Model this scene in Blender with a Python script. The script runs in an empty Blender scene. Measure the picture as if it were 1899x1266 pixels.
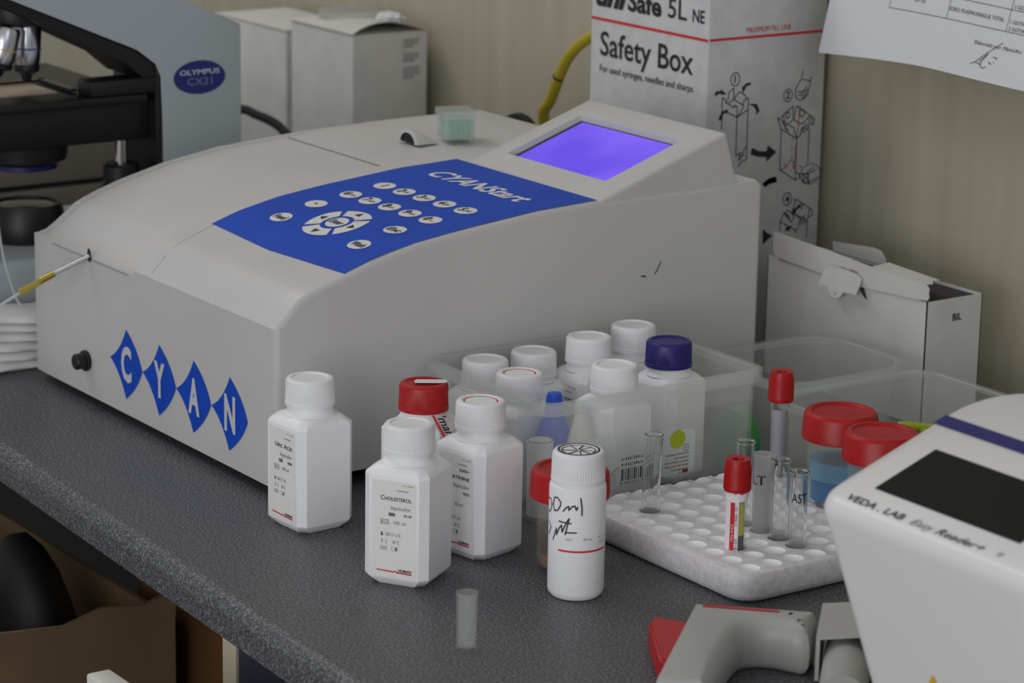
import bpy, bmesh, math, random
from math import sin, cos, pi, radians
from mathutils import Vector, Matrix

random.seed(7)
SC = bpy.context.scene
COL = SC.collection
CT = 0.9            # height of the worktop surface above the floor

# ------------------------------------------------------------------ camera
cam_d = bpy.data.cameras.new('camera')
cam = bpy.data.objects.new('camera', cam_d)
COL.objects.link(cam)
cam_d.sensor_width = 36.0
cam_d.lens = 5200.0 / 1899.0 * 36.0
cam_d.clip_start = 0.05
cam_d.clip_end = 30
cam_R = Vector((0.5697, 0.8217, 0.0181)).normalized()
cam_F = Vector((-0.7934, 0.5556, -0.2487)).normalized()
cam_U = cam_R.cross(cam_F).normalized()
cam_R = cam_F.cross(cam_U).normalized()
m = Matrix.Identity(4)
for i in range(3):
    m[i][0] = cam_R[i]; m[i][1] = cam_U[i]; m[i][2] = -cam_F[i]
m[0][3], m[1][3], m[2][3] = 1.5405, -0.8899, 0.567 + CT
cam.matrix_world = m
cam_d.dof.use_dof = True
cam_d.dof.focus_distance = 1.80
cam_d.dof.aperture_fstop = 13.0
SC.camera = cam

# ------------------------------------------------------------------ world, lights, exposure
SC.view_settings.view_transform = 'Standard'
SC.view_settings.look = 'None'
SC.view_settings.gamma = 1.0
SC.view_settings.exposure = 0.0
SC.view_settings.use_curve_mapping = False
SC.cycles.transparent_max_bounces = 24
SC.cycles.max_bounces = 12
w = bpy.data.worlds.new('room_light'); SC.world = w
w.use_nodes = True
w.node_tree.nodes['Background'].inputs[0].default_value = (0.94, 0.965, 1.0, 1)
w.node_tree.nodes['Background'].inputs[1].default_value = 0.37

def area(name, loc, target, sx, sy, power, color):
    l = bpy.data.lights.new(name, 'AREA'); l.shape = 'RECTANGLE'
    l.size = sx; l.size_y = sy; l.energy = power; l.color = color
    o = bpy.data.objects.new(name, l); COL.objects.link(o)
    o.location = loc
    o.rotation_euler = (Vector(target) - Vector(loc)).to_track_quat('-Z', 'Y').to_euler()
    return o
area('ceiling_lamp_light', (-1.3, -0.4, 2.70), (-0.3, 0.4, CT), 1.3, 0.5, 10, (1.0, 0.975, 0.93))
area('side_window_light', (2.6, -0.3, 2.0), (0.2, 0.2, CT), 1.2, 1.0, 3.5, (0.80, 0.89, 1.0))
area('front_fill_light', (1.25, -1.85, 1.28), (0.0, 0.1, CT + .05), 1.5, 0.8, 14, (0.99, 0.99, 1.0))  # fill light added behind the camera to lift the upright faces

# ------------------------------------------------------------------ materials
def lin(c):
    return tuple(((x / 255.0) / 12.92 if x / 255.0 <= 0.04045 else ((x / 255.0 + 0.055) / 1.055) ** 2.4) for x in c) + (1,)
MATS = {}
def mat(name, rgb, rough=0.5, metal=0.0, spec=0.5, noise=None, bump=None, trans=0.0, ior=1.45, emit=None, sss=0.0, coat=0.0):
    if name in MATS: return MATS[name]
    mt = bpy.data.materials.new(name); mt.use_nodes = True
    nt = mt.node_tree; b = nt.nodes['Principled BSDF']
    b.inputs['Base Color'].default_value = lin(rgb)
    b.inputs['Roughness'].default_value = rough
    b.inputs['Metallic'].default_value = metal
    b.inputs['Specular IOR Level'].default_value = spec
    b.inputs['Transmission Weight'].default_value = trans
    b.inputs['IOR'].default_value = ior
    b.inputs['Coat Weight'].default_value = coat
    if sss: 
        b.inputs['Subsurface Weight'].default_value = sss
        b.inputs['Subsurface Radius'].default_value = (1, 1, 1)
        b.inputs['Subsurface Scale'].default_value = 0.004
    if emit:
        b.inputs['Emission Color'].default_value = lin(emit[0]); b.inputs['Emission Strength'].default_value = emit[1]
    tc = nt.nodes.new('ShaderNodeTexCoord')
    if noise:      # (scale, second colour, contrast low, contrast high)
        n = nt.nodes.new('ShaderNodeTexNoise'); n.inputs['Scale'].default_value = noise[0]; n.inputs['Detail'].default_value = 4
        if len(noise) > 4:
            mp = nt.nodes.new('ShaderNodeMapping'); mp.inputs['Scale'].default_value = noise[4]
            nt.links.new(tc.outputs['Object'], mp.inputs[0]); nt.links.new(mp.outputs[0], n.inputs['Vector'])
        else:
            nt.links.new(tc.outputs['Object'], n.inputs['Vector'])
        r = nt.nodes.new('ShaderNodeValToRGB')
        r.color_ramp.elements[0].position = noise[2]; r.color_ramp.elements[1].position = noise[3]
        r.color_ramp.elements[0].color = lin(rgb); r.color_ramp.elements[1].color = lin(noise[1])
        nt.links.new(n.outputs['Fac'], r.inputs[0]); nt.links.new(r.outputs[0], b.inputs['Base Color'])
    if bump:       # (scale, strength, distance)
        n2 = nt.nodes.new('ShaderNodeTexNoise'); n2.inputs['Scale'].default_value = bump[0]; n2.inputs['Detail'].default_value = 3
        nt.links.new(tc.outputs['Object'], n2.inputs['Vector'])
        bp = nt.nodes.new('ShaderNodeBump'); bp.inputs['Strength'].default_value = bump[1]; bp.inputs['Distance'].default_value = bump[2]
        nt.links.new(n2.outputs['Fac'], bp.inputs['Height']); nt.links.new(bp.outputs[0], b.inputs['Normal'])
    MATS[name] = mt
    return mt
def clear(name, rgb, opacity, rough=0.25, spec=0.5):
    """thin translucent plastic: part of the light goes straight through, the rest meets a milky surface"""
    if name in MATS: return MATS[name]
    mt = mat(name, rgb, rough, spec=spec)
    nt = mt.node_tree; b = nt.nodes['Principled BSDF']; out = nt.nodes['Material Output']
    t = nt.nodes.new('ShaderNodeBsdfTransparent'); t.inputs[0].default_value = (0.99, 0.99, 0.985, 1)
    tl_ = nt.nodes.new('ShaderNodeBsdfTranslucent'); tl_.inputs[0].default_value = lin(rgb)
    m0 = nt.nodes.new('ShaderNodeMixShader'); m0.inputs[0].default_value = 0.5
    nt.links.new(b.outputs[0], m0.inputs[1]); nt.links.new(tl_.outputs[0], m0.inputs[2])
    mx = nt.nodes.new('ShaderNodeMixShader'); mx.inputs[0].default_value = opacity
    nt.links.new(t.outputs[0], mx.inputs[1]); nt.links.new(m0.outputs[0], mx.inputs[2]); nt.links.new(mx.outputs[0], out.inputs[0])
    return mt

M_case = mat('photometer_plastic', (201, 199, 198), 0.42, noise=(9, (196, 194, 193), .35, .65), bump=(900, .06, .0004))
M_case_seam = mat('seam_grey', (150, 150, 152), 0.6)
M_white = mat('white_bottle_plastic', (240, 240, 243), 0.45)
M_cap = mat('white_cap_plastic', (234, 234, 236), 0.5)
M_label = mat('label_paper', (235, 232, 229), 0.6, noise=(60, (230, 228, 224), .35, .7))
M_ink = mat('black_ink', (38, 36, 40), 0.7)
M_greyink = mat('grey_ink', (112, 108, 112), 0.7)
M_redink = mat('red_ink', (205, 30, 38), 0.6)
M_blueink = mat('sticker_blue', (14, 74, 194), 0.5, spec=.22, noise=(25, (12, 69, 184), .35, .65))
M_whiteink = mat('white_ink', (226, 226, 232), 0.55)
M_red = mat('red_cap_plastic', (180, 16, 22), 0.4, noise=(40, (168, 13, 19), .3, .7))
M_navy = mat('navy_cap_plastic', (34, 30, 108), 0.38)
M_black = mat('black_plastic', (22, 22, 24), 0.42)
M_dark = mat('dark_rubber', (28, 32, 32), 0.55)
M_steel = mat('polished_steel', (196, 194, 188), 0.18, metal=1.0)
M_brass = mat('brass_sleeve', (170, 150, 60), 0.3, metal=0.8)
M_glass = mat('tube_glass', (250, 252, 252), 0.02, trans=1.0, ior=1.45)
M_clear = clear('clear_tub_plastic', (232, 235, 233), 0.19, 0.2, 0.6)
M_milky = clear('milky_plastic', (222, 224, 224), 0.36, 0.35)
M_cupclear = clear('clear_cup_plastic', (232, 232, 226), 0.13, 0.15)

# ------------------------------------------------------------------ mesh helpers
def newbm(): return bmesh.new()
def obj(name, bm, mats, parent=None, smooth=35, absolute=False, loc=None, rz=0.0):
    """link one mesh object; absolute=True: bm holds worktop coordinates and is moved into the parent's frame"""
    if absolute and parent is not None:
        p = parent
        tot = Vector((0, 0, 0))
        while p is not None:
            tot += Vector(p.location); p = p.parent
        bmesh.ops.translate(bm, verts=bm.verts, vec=Vector((0, 0, CT)) - tot)
    bmesh.ops.recalc_face_normals(bm, faces=bm.faces) if smooth is not None else None
    me = bpy.data.meshes.new(name)
    bm.to_mesh(me); bm.free()
    if smooth is not None:
        for p in me.polygons: p.use_smooth = True
        me.set_sharp_from_angle(angle=radians(smooth))
    for mm in (mats if isinstance(mats, (list, tuple)) else [mats]): me.materials.append(mm)
    o = bpy.data.objects.new(name, me); COL.objects.link(o)
    if loc is not None: o.location = loc
    o.rotation_euler.z = rz
    if parent is not None: o.parent = parent
    return o
def tag(o, label, cat, group=None, kind=None):
    o['label'] = label; o['category'] = cat
    if group: o['group'] = group
    if kind: o['kind'] = kind
    return o
def thing(name, label, cat, loc, rz=0.0, group=None):
    o = bpy.data.objects.new(name, None); COL.objects.link(o)
    o.empty_display_size = 0.02
    o.location = (loc[0], loc[1], loc[2] + CT); o.rotation_euler.z = rz
    return tag(o, label, cat, group)
def struct(name, bm, m_, smooth=35):
    o = obj(name, bm, m_, None, smooth); o['kind'] = 'structure'; return o
def copy_thing(root, loc, rz, label):
    r = root.copy(); COL.objects.link(r); r.location = (loc[0], loc[1], loc[2] + CT); r.rotation_euler.z = rz; r['label'] = label
    for ch in list(root.children):
        c = ch.copy(); COL.objects.link(c); c.parent = r
        for g in ch.children:
            d = g.copy(); COL.objects.link(d); d.parent = c
    return r

def box(bm, x0, x1, y0, y1, z0, z1, mi=0, bev=0.0, seg=2):
    vs = [bm.verts.new((x, y, z)) for z in (z0, z1) for y in (y0, y1) for x in (x0, x1)]
    fs = [bm.faces.new([vs[i] for i in q]) for q in ((0, 2, 3, 1), (4, 5, 7, 6), (0, 1, 5, 4), (2, 6, 7, 3), (0, 4, 6, 2), (1, 3, 7, 5))]
    for f in fs: f.material_index = mi
    if bev:
        es = list({e for f in fs for e in f.edges})
        bmesh.ops.bevel(bm, geom=es, offset=bev, segments=seg, affect='EDGES', profile=0.5)
    return vs
def prism(bm, pts, axis, a0, a1, mi=0, bev=0.0, seg=2):
    """polygon pts extruded along axis 'x','y' or 'z'"""
    def P(p, a):
        return {'x': (a, p[0], p[1]), 'y': (p[0], a, p[1]), 'z': (p[0], p[1], a)}[axis]
    A = [bm.verts.new(P(p, a0)) for p in pts]; B = [bm.verts.new(P(p, a1)) for p in pts]
    n = len(pts); fs = [bm.faces.new(A), bm.faces.new(B[::-1])]
    for i in range(n): fs.append(bm.faces.new([A[i], B[i], B[(i + 1) % n], A[(i + 1) % n]]))
    for f in fs: f.material_index = mi
    if bev:
        es = list({e for f in fs for e in f.edges})
        bmesh.ops.bevel(bm, geom=es, offset=bev, segments=seg, affect='EDGES', profile=0.5)
    return fs
def loft(bm, loops, close0=True, close1=True, mi=0, ring=False):
    R = [[bm.verts.new(p) for p in lp] for lp in loops]
    n = len(R[0])
    pairs = list(zip(R, R[1:])) + ([(R[-1], R[0])] if ring else [])
    for a, b in pairs:
        for i in range(n):
            f = bm.faces.new([a[i], a[(i + 1) % n], b[(i + 1) % n], b[i]]); f.material_index = mi
    if not ring:
        if close0: bm.faces.new(R[0][::-1]).material_index = mi
        if close1: bm.faces.new(R[-1]).material_index = mi
    return R
def circ(r, z, n=32, cx=0, cy=0, rot=0):
    return [(cx + r * cos(2 * pi * i / n + rot), cy + r * sin(2 * pi * i / n + rot), z) for i in range(n)]
def lathe(bm, prof, n=32, cx=0, cy=0, cz=0, close0=True, close1=True, mi=0, ring=False):
    return loft(bm, [circ(max(r, 1e-5), z + cz, n, cx, cy) for r, z in prof], close0, close1, mi, ring)
def rrect(x0, x1, y0, y1, r, z, k=6):
    pts = []
    for cx, cy, a0 in ((x1 - r, y0 + r, -90), (x1 - r, y1 - r, 0), (x0 + r, y1 - r, 90), (x0 + r, y0 + r, 180)):
        for j in range(k + 1):
            a = radians(a0 + 90.0 * j / k); pts.append((cx + r * cos(a), cy + r * sin(a), z))
    return pts
def tube(bm, path, r, n=10, mi=0, close=True):
    path = [Vector(p) for p in path]; loops = []
    up = Vector((0, 0, 1)); prev = None
    for i, p in enumerate(path):
        t = (path[min(i + 1, len(path) - 1)] - path[max(i - 1, 0)]).normalized()
        if prev is None:
            u = t.cross(up) if abs(t.dot(up)) < 0.95 else t.cross(Vector((1, 0, 0)))
            u.normalize()
        else:
            u = (prev - t * prev.dot(t)).normalized()
        prev = u; v = t.cross(u)
        rr = r[i] if isinstance(r, (list, tuple)) else r
        loops.append([p + (u * cos(2 * pi * k / n) + v * sin(2 * pi * k / n)) * rr for k in range(n)])
    loft(bm, loops, close, close, mi)
def bez(pts, n=8):
    """smooth curve through points (Catmull-Rom)"""
    P = [Vector(p) for p in pts]; P = [P[0] * 2 - P[1]] + P + [P[-1] * 2 - P[-2]]; out = []
    for i in range(1, len(P) - 2):
        for k in range(n):
            t = k / n
            out.append(0.5 * ((2 * P[i]) + (P[i + 1] - P[i - 1]) * t + (2 * P[i - 1] - 5 * P[i] + 4 * P[i + 1] - P[i + 2]) * t * t + (3 * P[i] - P[i - 1] - 3 * P[i + 1] + P[i + 2]) * t ** 3))
    out.append(P[-2]); return out

# flat marks: every frame maps (a, b) on a surface to a point
def plane_frame(o, u, v, eps=0.00015):
    o, u, v = Vector(o), Vector(u).normalized(), Vector(v).normalized(); n = u.cross(v)
    return lambda a, b: o + u * a + v * b + n * eps
def cyl_frame(r, a0, z0, eps=0.00015, sgn=1):
    """a runs round a cylinder about the local z axis, starting at angle a0"""
    return lambda a, b: Vector(((r + eps) * cos(a0 + sgn * a / r), (r + eps) * sin(a0 + sgn * a / r), z0 + b))
TXT = {}
def glyphs(body, bold=0.0, shear=0.0, small=False):
    key = (body, bold, shear, small)
    if key in TXT: return TXT[key]
    c = bpy.data.curves.new('t', 'FONT'); c.body = body; c.offset = bold; c.shear = shear; c.resolution_u = 3; c.size = 1.0
    if small:
        c.small_caps_scale = 0.78
        for f in c.body_format: f.use_small_caps = True
    o = bpy.data.objects.new('t', c); COL.objects.link(o)
    dg = bpy.context.evaluated_depsgraph_get()
    me = bpy.data.meshes.new_from_object(o.evaluated_get(dg))
    vs = [(v.co.x, v.co.y) for v in me.vertices]; fs = [tuple(p.vertices) for p in me.polygons]
    bpy.data.objects.remove(o); bpy.data.curves.remove(c); bpy.data.meshes.remove(me)
    TXT[key] = (vs, fs); return TXT[key]
CAPH = max(v[1] for v in glyphs('H')[0])
def put(bm, body, fr, x, y, h, w=None, align='l', mi=0, **k):
    """write body with capital height h from (x, y) on frame fr; w stretches it to that width"""
    vs, fs = glyphs(body, **k)
    x0 = min(v[0] for v in vs); x1 = max(v[0] for v in vs)
    sy = h / CAPH; sx = (w / (x1 - x0)) if w else sy
    wid = (x1 - x0) * sx
    ox = x - (wid if align == 'r' else wid / 2 if align == 'c' else 0)
    V = [bm.verts.new(fr(ox + (a - x0) * sx, y + b * sy)) for a, b in vs]
    for f in fs:
        try: bm.faces.new([V[i] for i in f]).material_index = mi
        except ValueError: pass
def rect(bm, fr, a0, a1, b0, b1, mi=0, na=1, nb=1):
    g = [[bm.verts.new(fr(a0 + (a1 - a0) * i / na, b0 + (b1 - b0) * j / nb)) for i in range(na + 1)] for j in range(nb + 1)]
    for j in range(nb):
        for i in range(na): bm.faces.new([g[j][i], g[j][i + 1], g[j + 1][i + 1], g[j + 1][i]]).material_index = mi
def poly(bm, fr, pts, mi=0):
    bm.faces.new([bm.verts.new(fr(*p)) for p in pts]).material_index = mi
def disc(bm, fr, cx, cy, rx, ry, n=28, mi=0, rot=0.0, inner=0.0):
    P = []
    for i in range(n):
        a = 2 * pi * i / n; x, y = rx * cos(a), ry * sin(a)
        P.append((x * cos(rot) - y * sin(rot), x * sin(rot) + y * cos(rot)))
    if inner:
        O = [bm.verts.new(fr(cx + x, cy + y)) for x, y in P]; I = [bm.verts.new(fr(cx + x * inner, cy + y * inner)) for x, y in P]
        for i in range(n): bm.faces.new([O[i], O[(i + 1) % n], I[(i + 1) % n], I[i]]).material_index = mi
    else:
        bm.faces.new([bm.verts.new(fr(cx + x, cy + y)) for x, y in P]).material_index = mi
def stroke(bm, fr, pts, wd, mi=0):
    """a pen line of width wd through pts"""
    for (a, b), (c, d) in zip(pts, pts[1:]):
        L = math.hypot(c - a, d - b)
        if L < 1e-7: continue
        ux, uy = (c - a) / L, (d - b) / L; nx, ny = -uy * wd / 2, ux * wd / 2; ex, ey = ux * wd * .3, uy * wd * .3
        bm.faces.new([bm.verts.new(fr(*q)) for q in ((a - ex + nx, b - ey + ny), (a - ex - nx, b - ey - ny), (c + ex - nx, d + ey - ny), (c + ex + nx, d + ey + ny))]).material_index = mi
def flat(name, bm, mats, parent, **k):
    return obj(name, bm, mats, parent, smooth=None, **k)
def pairs(l, s=1e-4): return [(l[i] * s, l[i + 1] * s) for i in range(0, len(l), 2)]

SB_LINES=[[4850,2100,4854,2007,4855,1847],[4850,2100,4879,2086,4885,2060,4975,2008,4977,2030,5007,2013,5007,1931],[4893,1985,5007,1931,5111,1982],[5007,1931,5010,1621],[5115,2079,5115,1989,5118,1690],[5115,2079,5063,2049,5065,2008,5036,1959,5013,1942],[4918,2050,4967,2076,4962,2165,4914,2132,4912,2088,4894,2063],[4967,2076,5061,2024],[4967,2079,5018,2131,5047,2121,5081,2100,5089,2073],[5118,1690,5090,1670,5089,1621,5040,1584,5051,1643,5012,1626],[5118,1690,5121,1592,5098,1575,5074,1578,5055,1560,5047,1542,5036,1538],[5666,2257,5654,2186,5599,2115,5598,2055,5614,2031,5649,2015,5673,2023,5692,2025,5720,2053,5730,2090],[5673,2181,5743,2164],[5756,2197,5748,2164,5745,2119,5730,2094],[5713,2123,5688,2089,5650,2081,5620,2087],[5627,2060,5652,2051,5665,2065],[5669,2083,5681,2049,5673,2023],[5693,2089,5705,2054,5692,2025],[5717,2097,5729,2067,5713,2046],[5422,1893,5466,1795,5632,1708,5593,1799,5482,1855],[5422,1893,5482,1861],[5478,1854,5504,1814,5515,1790,5547,1769],[5493,1830,5523,1816],[5510,1798,5537,1789],[5461,1897,5578,1974,5589,1867],[5461,1897,5490,1891,5498,1845],[5589,1867,5542,1837],[5589,1867,5660,1823],[5617,1971,5589,1867],[5617,1971,5774,1878,5810,1849,5803,1807,5778,1806,5785,1858],[5660,1823,5703,1827,5717,1849,5760,1876,5751,1770],[5632,1708,5670,1731,5677,1776,5719,1811],[5734,1817,5731,1772,5751,1770],[5466,1795,5469,1468,5636,1369,5632,1708],[5759,1769,5759,1495],[5473,1461,5541,1492],[5636,1369,5680,1387,5678,1414,5643,1429],[5742,1408,5819,1458],[5767,1406,5850,1436],[5786,1335,5869,1369],[5707,1419,5743,1406,5772,1405,5782,1330,5721,1349,5707,1419],[5707,1419,5744,1381,5721,1349],[5772,1405,5754,1372,5782,1330],[5744,1381,5754,1372],[5644,1214,5803,1124,5833,1096,5826,1058,5801,1051,5788,1057,5803,1119],[5644,1214,5620,1079],[5564,1129,5781,1023,5788,1052],[5781,1023,5783,880],[5564,1129,5547,1106],[5534,1115,5497,1043,5665,952,5666,927],[5497,1043,5498,970],[5534,1115,5614,1026,5651,1086,5713,1045],[5538,1103,5579,1088,5593,1063],[5548,1082,5587,1063],[5665,952,5692,978,5701,1031,5750,1066,5753,1006,5778,1014]]
SB_DASH=[[5589,1731,5588,1530],[5588,1530,5511,1514,5531,1497,5589,1514],[5593,1525,5699,1470,5676,1441]]
SB_CIRC=[[4975,2234,5022,2231,4972,2290],[5521,2064,5569,2060,5518,2118],[5528,1905,5550,1903,5527,1933],[5676,1909,5704,1907,5674,1943],[5702,1770,5720,1769,5701,1791],[5792,1403,5902,1393,5787,1488],[5062,1631,5075,1630,5061,1650],[5561,1222,5609,1217,5558,1276],[5714,1146,5729,1144,5712,1168],[5724,1014,5740,1013,5723,1034]]
SB_RED=[[5649,1968,5636,1719],[5625,1659,5619,1500]]
SB_FILL=[[4773,2143,4796,2156,4833,2151,4833,2168,4891,2122,4839,2123,4834,2131,4806,2131,4784,2112],[5133,2200,5134,2178,5101,2173,5074,2153,5083,2147,5051,2121,5046,2177,5059,2169,5081,2193],[5123,2026,5175,2025,5204,2021,5210,2004,5235,1968,5217,1947,5194,1939,5202,1967,5189,1987,5166,2007],[4920,2005,4894,1967,4879,1979,4861,1958,4854,1922,4825,1921,4824,1943,4838,1964,4856,1981,4841,1986],[5174,1674,5243,1641,5325,1632,5335,1678,5427,1617,5325,1549,5325,1584,5235,1596,5159,1622],[5433,1419,5441,1372,5373,1367,5296,1356,5300,1378,5361,1410],[5681,1161,5693,1172,5704,1144,5665,1124,5656,1102,5620,1079,5620,1138,5639,1131],[5628,998,5598,969,5596,957,5555,964,5553,983,5572,991],[5326,1000,5362,965,5419,939,5323,874,5317,994],[5430,1420,5445,1372,5365,1363,5324,1338,5297,1375,5363,1407]]
SB_REDF=[[5602,1498,5629,1495,5614,1447]]
SIG=[[593,2594,634,2613,732,2693,864,2784],[674,2624,748,2692,700,2628,691,2599,721,2582,755,2596],[634,2613,700,2606],[772,2637,790,2620,799,2627],[803,2672,841,2674,838,2660],[822,2641,821,2633]]
HW=[[-1163,613,-1032,616,-992,595,-1001,564,-1050,541,-1130,528],[-889,634,-936,589,-880,556,-792,563,-725,595,-720,619,-800,641,-880,638],[-652,567,-581,593,-535,600,-533,577,-459,602,-414,606,-383,580,-355,599],[-299,650,-274,599,-270,551],[-1100,467,-1001,443,-1082,398],[-908,377,-842,429,-813,449,-809,412,-742,455,-689,477,-668,436,-620,471,-544,516],[-528,517,-594,430],[-754,498,-480,495],[-601,435,-371,439]]

# ================================================================== SETTING
M_wall = mat('painted_panel_wall', (184, 177, 157), 0.62, noise=(5.0, (173, 165, 144), .35, .7, (9, 9, .55)), bump=(45, .08, .001))
M_floor = mat('grey_floor', (92, 88, 82), 0.6, noise=(14, (80, 76, 70), .4, .6))
b = newbm(); box(b, -3.2, 3.0, 0.60, 0.66, 0, 2.9); struct('wall_back', b, M_wall)
b = newbm(); box(b, -3.2, 3.0, -3.2, 0.60, -0.05, 0.0); struct('floor', b, M_floor)

# worktop: speckled laminate, rolled front edge
M_top = mat('speckled_laminate', (38, 40, 45), 0.42, spec=0.45)
nt = M_top.node_tree; bs = nt.nodes['Principled BSDF']; tc = nt.nodes.new('ShaderNodeTexCoord')
n1 = nt.nodes.new('ShaderNodeTexNoise'); n1.inputs['Scale'].default_value = 620; n1.inputs['Detail'].default_value = 2
n2 = nt.nodes.new('ShaderNodeTexNoise'); n2.inputs['Scale'].default_value = 1500; n2.inputs['Detail'].default_value = 1
ad = nt.nodes.new('ShaderNodeMath'); ad.operation = 'ADD'
cr = nt.nodes.new('ShaderNodeValToRGB')
for n_ in (n1, n2): nt.links.new(tc.outputs['Object'], n_.inputs['Vector'])
nt.links.new(n1.outputs['Fac'], ad.inputs[0]); nt.links.new(n2.outputs['Fac'], ad.inputs[1])
hv = nt.nodes.new('ShaderNodeMath'); hv.operation = 'MULTIPLY'; hv.inputs[1].default_value = 0.5
nt.links.new(ad.outputs[0], hv.inputs[0]); nt.links.new(hv.outputs[0], cr.inputs[0])
e = cr.color_ramp.elements
e[0].position = .38; e[0].color = lin((40, 41, 44)); e[1].position = .66; e[1].color = lin((150, 152, 156))
e2 = cr.color_ramp.elements.new(.52); e2.color = lin((80, 81, 85))
nt.links.new(cr.outputs[0], bs.inputs['Base Color'])
b = newbm()
def edge_loop(x):
    y0 = -.1150 - .055 * x; r = .0105
    return [(x, .599, CT - .0255), (x, .599, CT)] + [(x, y0 + r - r * sin(radians(a)), CT - r + r * cos(radians(a))) for a in range(0, 91, 9)] + [(x, y0, CT - .0240), (x, y0 + .0015, CT - .0255)]
loft(b, [edge_loop(-2.6 + .4 * i) for i in range(13)])
o = obj('countertop', b, M_top); tag(o, 'long dark grey speckled laminate worktop with rolled front edge', 'counter')

# cupboard below the worktop
M_cream = mat('cream_edge_band', (214, 204, 176), 0.5); M_greyboard = mat('grey_board', (96, 101, 114), 0.5)
t = thing('cabinet', 'grey base cabinet under the worktop with a cream panel edge', 'cabinet', (0.4, 0.2, -CT))
b = newbm(); box(b, 0.0715, 0.0885, -0.078, 0.598, 0.0 - CT, -0.0262); obj('side_panel', b, M_greyboard, t, absolute=True)
b = newbm(); box(b, 0.0715, 0.0885, -0.080, -0.078, 0.0 - CT, -0.0262); obj('edge_band', b, M_cream, t, absolute=True)['label'] = 'cream edge band'
b = newbm(); box(b, 0.0885, 0.72, 0.585, 0.598, -CT, -0.0262); obj('back_panel', b, M_greyboard, t, absolute=True)
b = newbm(); box(b, -2.60, 0.0715, 0.47, 0.485, -CT, -0.0262); obj('back_panel', b, mat('bay_shade_dark', (40, 36, 32), .7), t, absolute=True)['label'] = 'dark sheet added to stand in for shade in the open bay'  # this sheet is added; its dark colour stands in for under-counter shade
b = newbm(); box(b, 0.72, 0.737, -0.08, 0.598, -CT, -0.0262); obj('side_panel', b, M_greyboard, t, absolute=True)
M_wboard = mat('white_board', (226, 224, 216), 0.4)
t = thing('drawer', 'white drawer front pulled out below the worktop edge', 'drawer', (0.4, -0.1, -0.3))
b = newbm(); box(b, 0.098, 0.72, -0.1885, -0.1725, -0.25, -0.0505, bev=.002); obj('front_panel', b, M_wboard, t, absolute=True)
b = newbm(); box(b, 0.112, 0.124, -0.1725, 0.30, -0.24, -0.12); box(b, 0.69, 0.702, -0.1725, 0.30, -0.24, -0.12)
box(b, 0.112, 0.702, -0.1725, 0.30, -0.25, -0.24); obj('tray', b, M_greyboard, t, absolute=True)

M_card = mat('brown_cardboard', (118, 96, 70), 0.8, noise=(10, (104, 84, 60), .35, .65))
M_card2 = mat('orange_brown_cardboard', (146, 104, 62), 0.8, noise=(9, (132, 92, 52), .35, .65))
t = thing('cardboard_box', 'open brown cardboard box in the dark space under the worktop', 'box', (-0.42, -0.16, -CT))
b = newbm()
for x0, x1, y0, y1 in ((-.204, -.20, -.36, .030), (-.64, -.636, -.36, .030), (-.636, -.204, -.36, -.356), (-.636, -.204, .026, .030)):
    box(b, x0, x1, y0, y1, -CT, -0.150)
box(b, -.636, -.204, -.356, .026, -CT, -CT + .004)
obj('body', b, M_card, t, absolute=True)
b = newbm()
up = [(-.36, -.150), (.030, -.150), (.031, -.128), (.004, -.135), (-.03, -.131), (-.06, -.139), (-.12, -.134), (-.20, -.143), (-.36, -.138)]
prism(b, up, 'x', -.203, -.1995); obj('torn_flap', b, M_card, t, absolute=True)
t = thing('cardboard_box', 'orange brown cardboard box beside the cabinet panel under the worktop', 'box', (-0.28, 0.18, -CT))
b = newbm(); box(b, -.325, -.235, .062, .30, -CT, -0.0400, bev=.003); obj('body', b, M_card2, t, absolute=True)
b = newbm(); box(b, -.318, -.242, .16, .20, -0.0400, -0.0395); obj('packing_tape', b, mat('tape', (150, 120, 80), .35), t, absolute=True)
M_bag = mat('dark_grey_bag', (66, 70, 70), 0.7); M_void = mat('void_black', (20, 19, 19), 0.6)
def bag(label, m_, sx, sy, sz, x, y, ph):
    b = newbm()
    bmesh.ops.create_icosphere(b, subdivisions=4, radius=1)
    for v in b.verts:
        k = 1 + .07 * sin(v.co.x * 5 + v.co.y * 3 + ph) + .05 * sin(v.co.z * 7 + v.co.y * 6 + ph)
        q = math.sqrt(max(1e-6, 1 - v.co.z ** 2)); q = (1 - abs(v.co.z) ** 8) ** .5 / q; v.co = Vector((v.co.x * sx * k * q, v.co.y * sy * k * q, v.co.z * sz + .012 * sin(v.co.x * 4 + v.co.y * 5 + ph) * v.co.z))
    zmin = min(v.co.z for v in b.verts)
    for v in b.verts: v.co.z -= zmin
    tag(obj('refuse_bag', b, m_, None, 60, loc=(x, y, .0045)), label, 'bag')
bag('bulging dark grey bag standing at the left in the open cardboard box', M_bag, .072, .085, .398, -.325, -.178, 0)
bag('added black filler standing in for the dark void in the open cardboard box', M_void, .078, .046, .384, -.310, -.036, 2)  # made-up black shape for the dark void, also keeps light out

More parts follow.
